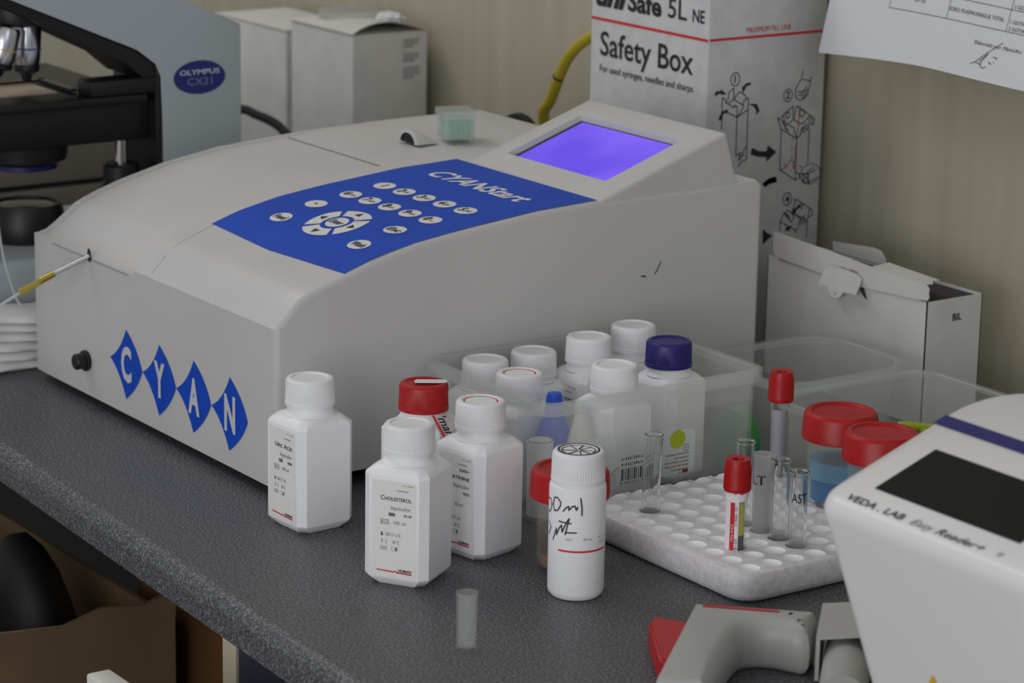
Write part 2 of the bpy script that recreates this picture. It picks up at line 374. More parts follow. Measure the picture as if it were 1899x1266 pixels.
# ================================================================== PHOTOMETER
YS = [0, .004, .010, .0187, .0265, .034, .041, .054, .073, .09, .11, .135, .158, .185, .21, .235, .2625, .307, .36, .405]
PR = [(0, .1165), (.0187, .1346), (.0265, .1382), (.034, .1408), (.054, .147), (.078, .155), (.11, .162), (.147, .167), (.21, .1735), (.2625, .176), (.33, .1765), (.41, .1765)]
PL = [(0, .1135), (.0117, .1165), (.0227, .1249), (.0341, .1338), (.041, .1369), (.054, .142), (.073, .148), (.11, .1575), (.158, .1655), (.229, .171), (.307, .1735), (.36, .174), (.41, .174)]
def interp(P, y):
    for (a, c), (d, f) in zip(P, P[1:]):
        if y <= d: return c + (f - c) * (max(y, a) - a) / (d - a)
    return P[-1][1]
XA, XB = -.2015, -.1975
def ztop(x, y):
    l, r = interp(PL, y), interp(PR, y)
    if x >= XB: return r
    if x <= XA: return l
    k = (x - XA) / (XB - XA); return l + (r - l) * k
PH = thing('photometer', 'large white benchtop photometer with blue keypad and lit violet screen', 'analyser', (-.18, .2, 0))
def section(x, inset):
    top = [(y, ztop(x, y)) for y in YS]
    pr = [(.41, .009), (.41, .172)] + [(y, z) for y, z in top[::-1]] + [(0, .0075), (.003, .0065), (.407, .0065)]
    n = len(pr); out = []
    for i, (y, z) in enumerate(pr):
        a, c = pr[i - 1], pr[(i + 1) % n]
        dy, dz = c[0] - a[0], c[1] - a[1]; L = math.hypot(dy, dz)
        out.append((x, y + (-dz / L) * -inset * -1, z + (dy / L) * inset * 1))
    return out
b = newbm()
xs = [(-.365, .004), (-.3638, .0012), (-.361, 0)] + [(-.361 + (XA + .361) * i / 6, 0) for i in range(1, 7)] + [(XB + (-.0045 - XB) * i / 8, 0) for i in range(0, 9)] + [(-.0028, .0003), (-.0013, .0013), (-.0003, .0028), (0, .0045)]
loft(b, [section(x, i) for x, i in xs])
obj('casing', b, M_case, PH, 28, absolute=True)
for fx, fy in ((-.33, .06), (-.035, .06), (-.33, .37), (-.035, .37)):
    b = newbm(); lathe(b, [(.011, 0), (.012, .002), (.012, .0066)], 20, fx, fy); obj('foot', b, M_dark, PH, absolute=True)
top_fr = lambda e: (lambda x, y: Vector((x, y, ztop(x, y) + e)))
# seams of the lid
def ribbon(b, pts, wd, e=.00012):
    f = top_fr(e)
    Q = []
    for (p, q) in zip(pts, pts[1:]):
        n_ = max(1, int(math.hypot(q[0] - p[0], q[1] - p[1]) / .006))
        Q += [(p[0] + (q[0] - p[0]) * i / n_, p[1] + (q[1] - p[1]) * i / n_) for i in range(n_)]
    Q.append(pts[-1]); L = []; R_ = []
    for i, p in enumerate(Q):
        a, c = Q[max(i - 1, 0)], Q[min(i + 1, len(Q) - 1)]
        dx, dy = c[0] - a[0], c[1] - a[1]; l = math.hypot(dx, dy)
        L.append(b.verts.new(f(p[0] - dy / l * wd / 2, p[1] + dx / l * wd / 2))); R_.append(b.verts.new(f(p[0] + dy / l * wd / 2, p[1] - dx / l * wd / 2)))
    for i in range(len(Q) - 1): b.faces.new([L[i], L[i + 1], R_[i + 1], R_[i]])
b = newbm()
ribbon(b, [(-.352, .004), (-.352, .232)], .0006); obj('cover_seam', b, M_case_seam, PH, None, absolute=True)
b = newbm(); ribbon(b, [(-.1765, .002), (-.1775, .020), (-.1810, .050), (-.1822, .12), (-.1815, .232)], .0005); obj('cover_seam', b, M_case_seam, PH, None, absolute=True)
# hinged lid with its finger scoop
LID = None
b = newbm(); rect(b, top_fr(.0006), -.3460, -.2040, .2135, .2690, na=14, nb=6)
g = [v for v in b.verts]
r_ = bmesh.ops.extrude_face_region(b, geom=b.faces[:])
for v in r_['geom']:
    if isinstance(v, bmesh.types.BMVert): v.co.z -= .0009
LID = obj('lid', b, M_case, PH, 30, absolute=True)
b = newbm(); ribbon(b, [(-.347, .2128), (-.203, .2128)], .0010, .0002); obj('lid_gap', b, mat('gap_grey', (92, 92, 96), .8), PH, None, absolute=True)
b = newbm(); ribbon(b, [(-.330, .2700), (-.205, .2700)], .0007, .0002); obj('lid_gap', b, MATS['seam_grey'], PH, None, absolute=True)
b = newbm()
loops = []
for i in range(9):
    t_ = i / 8; r1 = .0138 - .0060 * t_; h1 = .0108 * (1 - t_ ** 1.6) + .0003; y1 = .2705 + .020 * t_
    loops.append([(-.263 + .006 * t_ + r1 * cos(pi * k / 14), y1, .1742 + h1 * sin(pi * k / 14)) for k in range(15)])
R2 = [[b.verts.new(p) for p in lp] for lp in loops]
for a, c in zip(R2, R2[1:]):
    for i in range(14): b.faces.new([a[i], a[i + 1], c[i + 1], c[i]])
inn = [b.verts.new((-.263 + .0104 * cos(pi * k / 14), .2703, .1742 + .0080 * sin(pi * k / 14))) for k in range(15)]
for i in range(14): b.faces.new([R2[0][i], R2[0][i + 1], inn[i + 1], inn[i]])
obj('finger_scoop', b, M_case, PH, 40, absolute=True)
b = newbm(); vs = [b.verts.new((-.263 + .0104 * cos(pi * k / 14), .2712, .1742 + .0082 * sin(pi * k / 14))) for k in range(15)]; b.faces.new(vs)
obj('scoop_opening', b, M_black, PH, None, absolute=True)['label'] = 'black half round opening'

# front slot and suction needle
b = newbm(); box(b, -.3297, -.2085, -.0004, .002, .1112, .1120); obj('front_slot', b, M_case_seam, PH, absolute=True)
b = newbm(); fr = plane_frame((-.2689, 0, .1142), (1, 0, 0), (0, 0, 1), .0006); disc(b, fr, .0008, .0004, .0032, .0052, 20)
obj('needle_port', b, M_black, PH, None, absolute=True)
b = newbm(); tube(b, [(-.2687, .0012, .1138), (-.2719, -.030, .1020)], .0016, 14); ND = obj('needle', b, M_steel, PH, 60, absolute=True); ND['label'] = 'shiny metal needle'
b = newbm(); tube(b, [(-.2716, -.027, .1031), (-.2737, -.0375, .0983)], .0024, 14); obj('sleeve', b, M_brass, PH, 60, absolute=True)
b = newbm(); tube(b, [(-.2735, -.0370, .0985), (-.2775, -.0520, .0905)], [.0026, .0029], 12); obj('sleeve', b, clear('yellow_tubing', (206, 190, 84), .75, .4), PH, 60, absolute=True)
b = newbm(); tube(b, bez([(-.2772, -.051, .0910), (-.2830, -.069, .0800), (-.292, -.092, .066), (-.304, -.118, .047), (-.318, -.150, .028)]), .0011, 8)
obj('suction_tube', b, clear('white_tubing', (232, 236, 238), .7, .4), PH, 60, absolute=True)

# front button
b = newbm()
lathe(b, [(.0072, 0), (.0078, .0012), (.0078, .003), (.0068, .0036), (.0060, .0036), (.0060, .0095), (.0052, .0105)], 28)
bmesh.ops.rotate(b, verts=b.verts, cent=(0, 0, 0), matrix=Matrix.Rotation(pi / 2, 3, 'X'))
bmesh.ops.translate(b, verts=b.verts, vec=(-.2759, .0002, .0335)); obj('button', b, M_black, PH, absolute=True)['label'] = 'round black push button'

# four blue lozenges with white letters
fr = plane_frame((0, 0, 0), (1, 0, 0), (0, 0, 1), .0004); fr2 = plane_frame((0, 0, 0), (1, 0, 0), (0, 0, 1), .0007)
for cx, ch in ((-.2125, 'C'), (-.1620, 'Y'), (-.1115, 'A'), (-.0608, 'N')):
    b = newbm(); T_, B_, L_, R_ = (cx + .0005, .0708), (cx - .0008, .0190), (cx - .0253, .0452), (cx + .0247, .0447)
    def q2(p, q, c): return [((1 - t) ** 2 * p[0] + 2 * t * (1 - t) * c[0] + t * t * q[0], (1 - t) ** 2 * p[1] + 2 * t * (1 - t) * c[1] + t * t * q[1]) for t in [i / 8 for i in range(8)]]
    pts = q2(T_, R_, (cx + .0185, .0600)) + q2(R_, B_, (cx + .0170, .0300)) + q2(B_, L_, (cx - .0110, .0385)) + q2(L_, T_, (cx - .0095, .0520))
    c_ = b.verts.new(fr(cx, .045)); V = [b.verts.new(fr(*p)) for p in pts]
    for i in range(len(V)): b.faces.new([c_, V[i], V[(i + 1) % len(V)]])
    D_ = obj('logo_lozenge', b, M_blueink, PH, None, absolute=True)
    b = newbm(); put(b, ch, fr2, cx + .0008, .0335, .0235, .0160 if ch != 'N' else .0150, 'c', bold=.04); obj('letter', b, mat('letter_grey', (200, 200, 206), .5), D_, None, absolute=True)

# keypad
b = newbm(); f = top_fr(.0003)
C0, C1, C2, C3, C4 = (-.1795, .2608), (-.1846, .0551), (-.0963, .0502), (-.0030, .0545), (-.0030, .2608)
def edge_lo(x): 
    return C1[1] + (C2[1] - C1[1]) * (x - C1[0]) / (C2[0] - C1[0]) if x < C2[0] else C2[1] + (C3[1] - C2[1]) * (x - C2[0]) / (C3[0] - C2[0])
NX, NY = 24, 30; G = []
for i in range(NX + 1):
    col = []
    for j in range(NY + 1):
        s_ = i / NX; t_ = j / NY; x = (C1[0] + (C0[0] - C1[0]) * t_) * (1 - s_) + C3[0] * s_
        lo = edge_lo(x); col.append(b.verts.new(f(x, lo + (.2608 - lo) * t_)))
    G.append(col)
for i in range(NX):
    for j in range(NY): b.faces.new([G[i][j], G[i + 1][j], G[i + 1][j + 1], G[i][j + 1]])
KP = obj('keypad_sticker', b, M_blueink, PH, None, absolute=True); KP['label'] = 'bright blue keypad overlay'
f1 = top_fr(.0006); f2 = top_fr(.0009)
M_key = mat('key_white', (226, 224, 222), 0.5)
def legend(b, main, sub, x, y):
    if sub is None:
        put(b, main, f2, x, y - .0030, .0064 if len(main) < 2 else .0056, .0145 if len(main) > 2 else None, 'c', shear=.15, bold=.022)
    else:
        put(b, main, f2, x - .0066, y - .0028, .0068, .0050, 'l', shear=.12, bold=.022)
        put(b, sub, f2, x - .0010, y - .0014, .0030, .0076, 'l', shear=.15, bold=.014)
KEYS = [('1', None, -.1433, .1744), ('2', 'abc', -.1177, .1748), ('3', 'def', -.0920, .1751), ('4', 'ghi', -.0666, .1756), ('5', 'jkl', -.0406, .1759),
        ('6', 'mno', -.1417, .1447), ('7', 'pqrs', -.1161, .1449), ('8', 'tuv', -.0907, .1453), ('9', 'wxyz', -.0650, .1458), ('0', '-_', -.0391, .1459),
        ('.', None, -.1420, .1161), ('Feed', None, -.1397, .0860), ('Esc', None, -.0393, .1172), ('Wash', None, -.0358, .0863)]
for mn, sb, x, y in KEYS:
    b = newbm(); disc(b, f1, x, y, .0098, .0075, 28); k_ = obj('key', b, M_key, PH, None, absolute=True)
    b = newbm()
    if mn == '.': disc(b, f2, x, y, .0014, .0012, 14)
    else: legend(b, mn, sb, x, y)
    obj('legend', b, M_ink, k_, None, absolute=True)
ex, ey = -.0905, .1022
for q, tri in enumerate(((.0165, .0022), (-.0012, .0160), (-.0165, -.0022), (.0012, -.0160))):
    b = newbm(); a0 = radians(-45 + 90 * q + 5); a1 = radians(45 + 90 * q - 5); R0, R1 = .0125, .0245
    O = [b.verts.new(f1(ex + R1 * cos(a0 + (a1 - a0) * i / 12), ey + R1 * .98 * sin(a0 + (a1 - a0) * i / 12))) for i in range(13)]
    I = [b.verts.new(f1(ex + R0 * cos(a0 + (a1 - a0) * i / 12), ey + R0 * .95 * sin(a0 + (a1 - a0) * i / 12))) for i in range(13)]
    for i in range(12): b.faces.new([O[i], O[i + 1], I[i + 1], I[i]])
    k_ = obj('arrow_key', b, M_key, PH, None, absolute=True)
    b = newbm(); a = pi / 2 * q; tx, ty = ex + .0185 * cos(a), ey + .0180 * sin(a)
    poly(b, f2, [(tx + .0036 * cos(a), ty + .0036 * sin(a)), (tx - .0022 * cos(a) - .0032 * sin(a), ty - .0022 * sin(a) + .0032 * cos(a)), (tx - .0022 * cos(a) + .0032 * sin(a), ty - .0022 * sin(a) - .0032 * cos(a))])
    obj('arrow_mark', b, M_ink, k_, None, absolute=True)
b = newbm(); disc(b, f1, ex, ey, .0092, .0082, 28); k_ = obj('key', b, M_key, PH, None, absolute=True)
b = newbm(); put(b, 'Enter', f2, ex, ey - .0027, .0056, .0145, 'c', shear=.15, bold=.02); obj('legend', b, M_ink, k_, None, absolute=True)
b = newbm(); put(b, 'CYANStart', f1, -.1490, .2135, .0165, .1180, 'l', shear=.28, bold=.022); obj('logo_lettering', b, M_whiteink, PH, None, absolute=True)

# screen housing on the right rear
P0 = Vector((0, .2620, .1760)); SV = Vector((0, .1125, .0387)); SL = SV.length; SV.normalize(); SN = Vector((0, -SV.z, SV.y))
def sp(x, s, d=0): return P0 + Vector((x, 0, 0)) + SV * s + SN * d
b = newbm()
X0, X1 = -.1672, -.0006
o4 = [sp(X0, 0), sp(X1, 0), sp(X1, SL), sp(X0, SL)]
h0, h1, s0, s1 = -.1475, -.0245, .0235, .0945
i4 = [sp(h0, s0), sp(h1, s0), sp(h1, s1), sp(h0, s1)]
d4 = [sp(h0 + .0015, s0 + .0015, -.0042), sp(h1 - .0015, s0 + .0015, -.0042), sp(h1 - .0015, s1 - .0015, -.0042), sp(h0 + .0015, s1 - .0015, -.0042)]
bk = [Vector((X0, .387, .1742)), Vector((X1 - .001, .3865, .1760))]; fl = [Vector((X0, .262, .1700)), Vector((X1, .262, .1700))]
V = {k: [b.verts.new(p) for p in l] for k, l in dict(o=o4, i=i4, d=d4).items()}
for i in range(4):
    j = (i + 1) % 4
    b.faces.new([V['o'][i], V['o'][j], V['i'][j], V['i'][i]]); b.faces.new([V['i'][i], V['i'][j], V['d'][j], V['d'][i]])
bb = [b.verts.new(p) for p in bk]; ff = [b.verts.new(p) for p in fl]; b0 = [b.verts.new((X0, .387, .170)), b.verts.new((X1 - .001, .3865, .170))]
b.faces.new(V['d'][::-1])
b.faces.new([V['o'][3], V['o'][2], bb[1], bb[0]]); b.faces.new([V['o'][0], V['o'][1], ff[1], ff[0]]); b.faces.new([bb[0], bb[1], b0[1], b0[0]])
b.faces.new([V['o'][1], V['o'][2], bb[1], b0[1], ff[1]]); b.faces.new([V['o'][0], V['o'][3], bb[0], b0[0], ff[0]])
b.faces.new([ff[0], ff[1], b0[1], b0[0]])
es = [e for e in b.edges if {e.verts[0], e.verts[1]} in ({V['o'][1], V['o'][2]}, {V['o'][2], V['o'][3]}, {V['o'][0], V['o'][3]}) or (e.verts[0] in V['o'][2:4] and e.verts[1] in bb) or (e.verts[1] in V['o'][2:4] and e.verts[0] in bb)]
bmesh.ops.bevel(b, geom=es, offset=.0028, segments=3, affect='EDGES', profile=.5)
SH = obj('screen_housing', b, M_case, PH, 30, absolute=True)
b = newbm(); b.faces.new([b.verts.new(p) for p in (sp(h0 + .0016, s0 + .0016, -.0039), sp(h1 - .0016, s0 + .0016, -.0039), sp(h1 - .0016, s1 - .0016, -.0039), sp(h0 + .0016, s1 - .0016, -.0039))])
obj('bezel', b, M_black, SH, None, absolute=True)
M_scr = mat('violet_screen', (84, 70, 240), 0.25)
nt = M_scr.node_tree; bs = nt.nodes['Principled BSDF']; tc = nt.nodes.new('ShaderNodeTexCoord'); nz = nt.nodes.new('ShaderNodeTexNoise'); nz.inputs['Scale'].default_value = 14; nz.inputs['Detail'].default_value = 1
cr = nt.nodes.new('ShaderNodeValToRGB'); cr.color_ramp.elements[0].position = .35; cr.color_ramp.elements[1].position = .68
cr.color_ramp.elements[0].color = lin((96, 66, 236)); cr.color_ramp.elements[1].color = lin((128, 92, 252))
nt.links.new(tc.outputs['Object'], nz.inputs['Vector']); nt.links.new(nz.outputs['Fac'], cr.inputs[0]); nt.links.new(cr.outputs[0], bs.inputs['Emission Color']); bs.inputs['Emission Strength'].default_value = 0.85
bs.inputs['Base Color'].default_value = lin((30, 24, 90))
b = newbm(); b.faces.new([b.verts.new(p) for p in (sp(h0 + .0062, s0 + .0016, -.0036), sp(h1 - .0016, s0 + .0016, -.0036), sp(h1 - .0016, s1 - .0034, -.0036), sp(h0 + .0062, s1 - .0034, -.0036))])
obj('screen', b, M_scr, SH, None, absolute=True)['label'] = 'glowing violet screen'
b = newbm(); fr = plane_frame((0, 0, 0), (0, 1, 0), (0, 0, 1), .0003)
stroke(b, fr, [(.3000, .1176), (.3040, .1168)], .0010); stroke(b, fr, [(.3118, .1180), (.3138, .1198), (.3160, .1240), (.3172, .1262)], .0008)
obj('scuff_mark', b, M_ink, PH, None, absolute=True)

# ================================================================== REAGENT BOTTLES
def bottle_meshes(w, h, capr, key):
    """square shouldered bottle and its ribbed screw cap, local frame at the base"""
    c = .0047 * w / .0425; hw = w / 2; k = h / .0985
    def sq(half, ch, z):
        a, d = half, half - ch
        return [(d, -a, z), (a, -d, z), (a, d, z), (d, a, z), (-d, a, z), (-a, d, z), (-a, -d, z), (-d, -a, z)]
    b = newbm()
    zs = .0700 * k
    loft(b, [sq(hw - .0062, c * .9, 0), sq(hw - .0052, c * .95, .0002), sq(hw - .0004, c, .0052), sq(hw, c, .0062), sq(hw, c, zs - .0006), sq(hw - .0004, c, zs + .0004), sq(hw - .0050, c * .9, zs + .0046), sq(hw - .0056, c * .9, zs + .0050)], True, True)
    nr = capr - .0014
    lathe(b, [(nr + .0022, zs + .0048), (nr + .0010, zs + .0060), (nr, zs + .0080), (nr, h - .0150)], 32)
    body = b
    b = newbm(); N = 144; zc = h - .0178
    def rib(r, z): return [((r + (.00014 if i % 2 else -.00014)) * cos(2 * pi * i / N), (r + (.00014 if i % 2 else -.00014)) * sin(2 * pi * i / N), z) for i in range(N)]
    loft(b, [circ(capr - .0008, zc, N), circ(capr + .0001, zc + .0002, N), circ(capr + .0001, zc + .0026, N), rib(capr - .0003, zc + .0032), rib(capr - .0006, h - .0018), circ(capr - .0009, h - .0011, N), circ(capr - .0016, h - .0003, N), circ(capr - .0025, h, N),
             circ(capr - .0042, h, N), circ(capr - .0047, h - .0009, N)], True, True)
    return body, b
def label_face(b, hw, title, kind, num, k=1.0, mi=0):
    """printing on the label; b has ink materials 0 black, 1 grey, 2 red"""
    fr = plane_frame((0, -hw - .0001, 0), (1, 0, 0), (0, 0, 1), .00018)
    Z = lambda z: z * k
    put(b, 'HTS  LIQUID', fr, .0128, Z(.0648), .0008, .0072, 'r', 1); put(b, 'CYANSMART :', fr, .0106, Z(.0612), .0009, .0086, 'r', 0)
    if kind == 'two':
        put(b, 'auto-', fr, .0118, Z(.0572), .0027, .0086, 'r', 0, bold=.006); put(b, 'creatinine', fr, .0118, Z(.0520), .0027, .0215, 'r', 0, small=True, bold=.012)
        put(b, 'liquicolor', fr, .0118, Z(.0466), .0026, .0135, 'r', 1); put(b, num, fr, .0118, Z(.0425), .0017, .0052, 'r', 0, bold=.02)
        put(b, '50 ml', fr, .0062, Z(.0345), .0022, .0070, 'r', 1); zz = .0255
    else:
        put(b, title, fr, .0118, Z(.0550), .0028, (.0205 if len(title) > 9 else .0195), 'r', 0, small=True, bold=.012)
        put(b, 'liquicolor', fr, .0112, Z(.0494), .0024, .0130, 'r', 1)
        rect(b, fr, -.0034, .0008, Z(.0452), Z(.0474), 1); put(b, num, fr, .0116, Z(.0456), .0015, .0050, 'r', 0, bold=.025)
        rect(b, fr, -.0086, -.0032, Z(.0398), Z(.0401), 1); rect(b, fr, -.0086, -.0032, Z(.0425), Z(.0428), 1); rect(b, fr, -.0086, -.0083, Z(.0398), Z(.0428), 1); rect(b, fr, -.0035, -.0032, Z(.0398), Z(.0428), 1)
        put(b, 'RGT', fr, -.0059, Z(.0404), .0016, .0040, 'c', 1); put(b, '100 ml', fr, .0078, Z(.0403), .0021, .0078, 'r', 1); zz = .0325
    put(b, '2017-10', fr, -.0056, Z(zz), .0020, .0100, 'l', 1)
    rect(b, fr, -.0086, -.0070, Z(zz), Z(zz + .0009), 0); rect(b, fr, -.0082, -.0074, Z(zz + .0011), Z(zz + .0022), 0)
    put(b, '2', fr, -.0056, Z(zz - .0046), .0020, None, 'l', 1); put(b, '8\u00b0C', fr, .0040, Z(zz - .0046), .0020, .0045, 'r', 1); rect(b, fr, -.0080, -.0075, Z(zz - .0048), Z(zz - .0022), 1)
    for x0, x1 in ((-.0088, -.0044), (-.0014, .0026)):
        z0, z1 = Z(zz - .0090), Z(zz - .0066)
        rect(b, fr, x0, x1, z0, z0 + .0002, 1); rect(b, fr, x0, x1, z1 - .0002, z1, 1); rect(b, fr, x0, x0 + .0002, z0, z1, 1); rect(b, fr, x1 - .0002, x1, z0, z1, 1)
    put(b, 'IVD', fr, -.0066, Z(zz - .0085), .0013, .0032, 'c', 1); rect(b, fr, .0009, .0022, Z(zz - .0087), Z(zz - .0070), 1)
    stroke(b, fr, [(-.0109, Z(.0105)), (-.0002, Z(.0101))], .0008, 2); stroke(b, fr, [(-.0002, Z(.0098)), (.0012, Z(.0108)), (.0024, Z(.0100))], .0006, 2); stroke(b, fr, [(.0020, Z(.0100)), (.0119, Z(.0098))], .0009, 2)
    put(b, 'human', fr, .0119, Z(.0107), .0019, .0086, 'r', 0, small=True, bold=.03)
def bottle(label, loc, rz, w=.0425, h=.0985, capr=.0160, cap=None, title=None, num='', kind='one', ring=None, plain=False, group='square white reagent bottles'):
    t = thing('reagent_bottle', label, 'bottle', loc, rz, group)
    body, cp = bottle_meshes(w, h, capr, 0)
    obj('body', body, M_white, t, 28)
    c = obj('cap', cp, cap or M_cap, t, 30)
    if cap: c['label'] = 'red ribbed screw cap' if cap is M_red else 'dark blue ribbed screw cap'
    k = h / .0985
    if ring:
        b = newbm(); disc(b, plane_frame((0, 0, h - .0009), (1, 0, 0), (0, 1, 0), .0001), 0, 0, capr - .0050, capr - .0050, 48, inner=.91); obj('cap_ring', b, M_redink, c, None)['label'] = 'red ring on the cap'
    if title or kind == 'two':
        b = newbm(); rect(b, plane_frame((0, -w / 2, 0), (1, 0, 0), (0, 0, 1), .0001), -.0146, .0146, .0085 * k, .0672 * k)
        lb = obj('label_sticker', b, M_label, t, None)
        b = newbm(); label_face(b, w / 2, title, kind, num, k); obj('printing', b, [M_ink, M_greyink, M_redink], lb, None)
    return t, c
bottle('white square bottle marked URIC ACID standing alone at the left', (.0540, -.0056, 0), radians(3.1), title='Uric Acid', num='0085')
bottle('white square bottle marked CHOLESTEROL, nearest to the worktop edge', (.1750, -.0080, 0), radians(32.6), title='Cholesterol', num='0118')
bottle('white square creatinine bottle, red ring on its cap, in front of the tub', (.1550, .0575, 0), radians(12), kind='two', num='0070', ring=True)
t, c = bottle('white square bottle with a torn sealed red cap behind the cholesterol bottle', (.1015, .0500, 0), radians(28), cap=M_red)
# remains of the seal strip on the red cap, big lettering down the shoulder
b = newbm(); fr = plane_frame((0, 0, .0985), (.84, .54, 0), (-.54, .84, 0), .0004); poly(b, fr, [(-.0060, -.0040), (.0130, -.0052), (.0152, -.0012), (.0146, .0034), (-.0040, .0044), (-.0056, .0028)])
fr2 = cyl_frame(.0160, radians(18), .0, .0003); poly(b, fr2, [(-.002, .0985), (.006, .0985), (.005, .0930), (.0035, .0965), (.002, .0925), (.000, .0960)])
obj('seal_strip', b, M_whiteink, c, None)['label'] = 'torn white paper seal strip'
b = newbm(); rz_ = radians(28)
def sw(lat, fw, z):      # a point on the shoulder, lat along the face, fw outwards, in the bottle's own frame
    x, y = lat * .57 + fw * .845, lat * .82 - fw * .535
    return Vector((x * cos(-rz_) - y * sin(-rz_), x * sin(-rz_) + y * cos(-rz_), z))
sA, sB, sC = sw(.0050, .0162, .0805), sw(.0105, .0216, .0718), sw(.0140, .0146, .0805)
rd_, up_ = (sB - sA).normalized(), (sC - sA).normalized(); nn_ = up_.cross(rd_).normalized()
if nn_.dot(sw(0, 1, 0)) < 0: nn_ = -nn_
fr = lambda a, c_: sA + rd_ * a + up_ * c_ + nn_ * .0006
put(b, "'man", fr, .0004, .0026, .0056, .0150, 'l', 0, bold=.02); rect(b, fr, -.0002, .0160, .0000, .0016, 1)
obj('shoulder_printing', b, [M_ink, M_redink], t, None)

# bottles standing in the clear tub
W2 = .0402
G2 = 'square white reagent bottles'
bottle('white capped bottle in the near left corner of the clear tub', (.0390, .1400, .0026), radians(0), W2, .0850)
bottle('white capped bottle in the tub, beside the machine, second along the left side', (.0372, .1810, .0026), radians(2), W2, .0850)
bottle('white bottle in the tub with a red ring on its white cap', (.0800, .1395, .0026), radians(1), W2, .0850, ring=True)
bottle('white bottle marked PHOSPHORUS in the middle of the clear tub', (.0560, .2135, .0026), radians(0), W2, .0950, title='Phosphorus', num='0102')
bottle('white capped bottle farthest back in the clear tub', (.0475, .2580, .0026), radians(0), W2, .0955)
bottle('white capped bottle against the tub wall that carries the sticker', (.1195, .1880, .0026), radians(1), W2, .0930)
bottle('white square bottle with the dark blue cap in the clear tub', (.0965, .2510, .0026), radians(14), W2, .0960, cap=M_navy)

# slim dropper bottle with a blue cone, clear vial
t = thing('dropper_bottle', 'small bottle with a tall bright blue cone cap inside the clear tub', 'bottle', (.1115, .1455, .0026))
b = newbm(); lathe(b, [(.0085, 0), (.0090, .001), (.0090, .030), (.0075, .034)], 24); obj('body', b, M_milky, t)
b = newbm(); lathe(b, [(.0118, .026), (.0122, .028), (.0112, .048), (.0092, .057), (.0066, .063), (.0052, .0755), (.0046, .0772), (.0030, .0776)], 28); obj('cap', b, mat('bright_blue_plastic', (28, 82, 204), .4), t)['label'] = 'tall bright blue cone cap'
t = thing('sample_vial', 'open white vial with a grey rim in the near corner of the clear tub', 'vial', (.1230, .1265, .0026))
b = newbm(); lathe(b, [(.0076, 0), (.0082, .001), (.0086, .050), (.0090, .0500), (.0090, .0512), (.0070, .0512), (.0066, .040), (.0064, .003)], 28); obj('body', b, M_white, t)
b = newbm(); lathe(b, [(.0090, .0513), (.0074, .0513)], 28, close0=False, close1=False); obj('rim', b, mat('rim_grey', (120, 124, 134), .4), t)['label'] = 'grey rim'
t = thing('sample_vial', 'milky pointed vial leaning beside the blue cone inside the clear tub', 'vial', (.1275, .1560, .0026))
b = newbm(); lathe(b, [(.0090, 0), (.0096, .001), (.0096, .046), (.0084, .051), (.0046, .064), (.0034, .068)], 28); obj('body', b, mat('milky_vial', (226, 222, 212), .4), t)

# ================================================================== CLEAR TUBS
M_rim = clear('clear_rim_plastic', (232, 236, 234), .30, .15, .7)
def tub(name, label, x0, x1, y0, y1, h, r, draft, rim, m_, group=None, drop=.008, th=.0014):
    cx, cy = (x0 + x1) / 2, (y0 + y1) / 2
    t = thing(name, label, 'tub', (cx, cy, 0), 0, group)
    X, Y = (x1 - x0) / 2, (y1 - y0) / 2
    def L(i, z, rr): return rrect(-X + i, X - i, -Y + i, Y - i, max(rr, .002), z)
    b = newbm()
    loft(b, [L(rim + draft, 0, r - draft), L(rim + draft - .001, .0006, r - draft), L(rim + .0004, h - drop * .5, r - rim), L(rim, h - .0016, r - rim), L(rim + th, h - .0016, r - rim), L(rim + draft + th, .0020, r - draft), L(rim + draft + th + .002, .0016, r - draft)], True, True)
    obj('shell', b, m_, t, 40)
    b = newbm()
    loft(b, [L(rim - .0001, h - .0014, r - rim), L(.0014, h - .0014, r), L(.0014, h - drop, r), L(0, h - drop, r), L(-.0002, h - .0006, r), L(.0006, h, r), L(rim + th - .0006, h, r - rim), L(rim + th, h - .0006, r - rim), L(rim + th, h - .0014, r - rim)], False, False, ring=True)
    obj('rim', b, M_rim, t, 40)
    return t
TB = tub('storage_tub', 'clear plastic tub full of white bottles, product sticker on its side', .0070, .1530, .1080, .2940, .0855, .014, .0020, .0045, M_clear, 'clear plastic tubs')
fr = plane_frame((.1455, 0, 0), (-.0045, 0, .074), (0, 1, 0)); 
SLN = Vector((.0045, 0, .0785)).normalized()
def stick(y, z, e=.0003): return Vector((.1466 + .0020 * z / .0785 + e, y, z))
b = newbm(); s_ = lambda y, z: stick(y, z, .0003)
P = [(.1365, .0215), (.2310, .0220)] + [(.2310 + .004 * sin(radians(a)), .0260 - .004 * cos(radians(a))) for a in (30, 60, 90)] + [(.2310 + .004 * cos(radians(a)), .0480 + .004 * sin(radians(a))) for a in (0, 30, 60, 90)] + [(.1405, .0580), (.1365, .055)]
poly(b, s_, P); ST = obj('product_sticker', b, clear('sticker_film', (226, 236, 233), .80, .4), TB, None, absolute=True)
b = newbm(); s2 = lambda y, z: stick(y, z, .0005)
for i, tx in enumerate(('STACKABLE SPACE SAVING', 'EASY CLEANING', 'EASY OPENING & CLOSING', 'SPECIAL LOCK MECHANISM', 'TO SECURE THE LID')):
    put(b, tx, s2, .2300, .0352 - .0027 * i, .0011, None, 'r', 2, bold=.02)
rect(b, s2, .2255, .2300, .0222, .0246, 2); rect(b, s2, .2222, .2225, .0222, .0246, 0); rect(b, s2, .2250, .2253, .0222, .0246, 0); rect(b, s2, .2222, .2253, .0222, .0224, 0); rect(b, s2, .2222, .2253, .0244, .0246, 0)
disc(b, s2, .2275, .0395, .0025, .0025, 20, 2, inner=.85); put(b, '%', s2, .2275, .0386, .0018, None, 'c', 2)
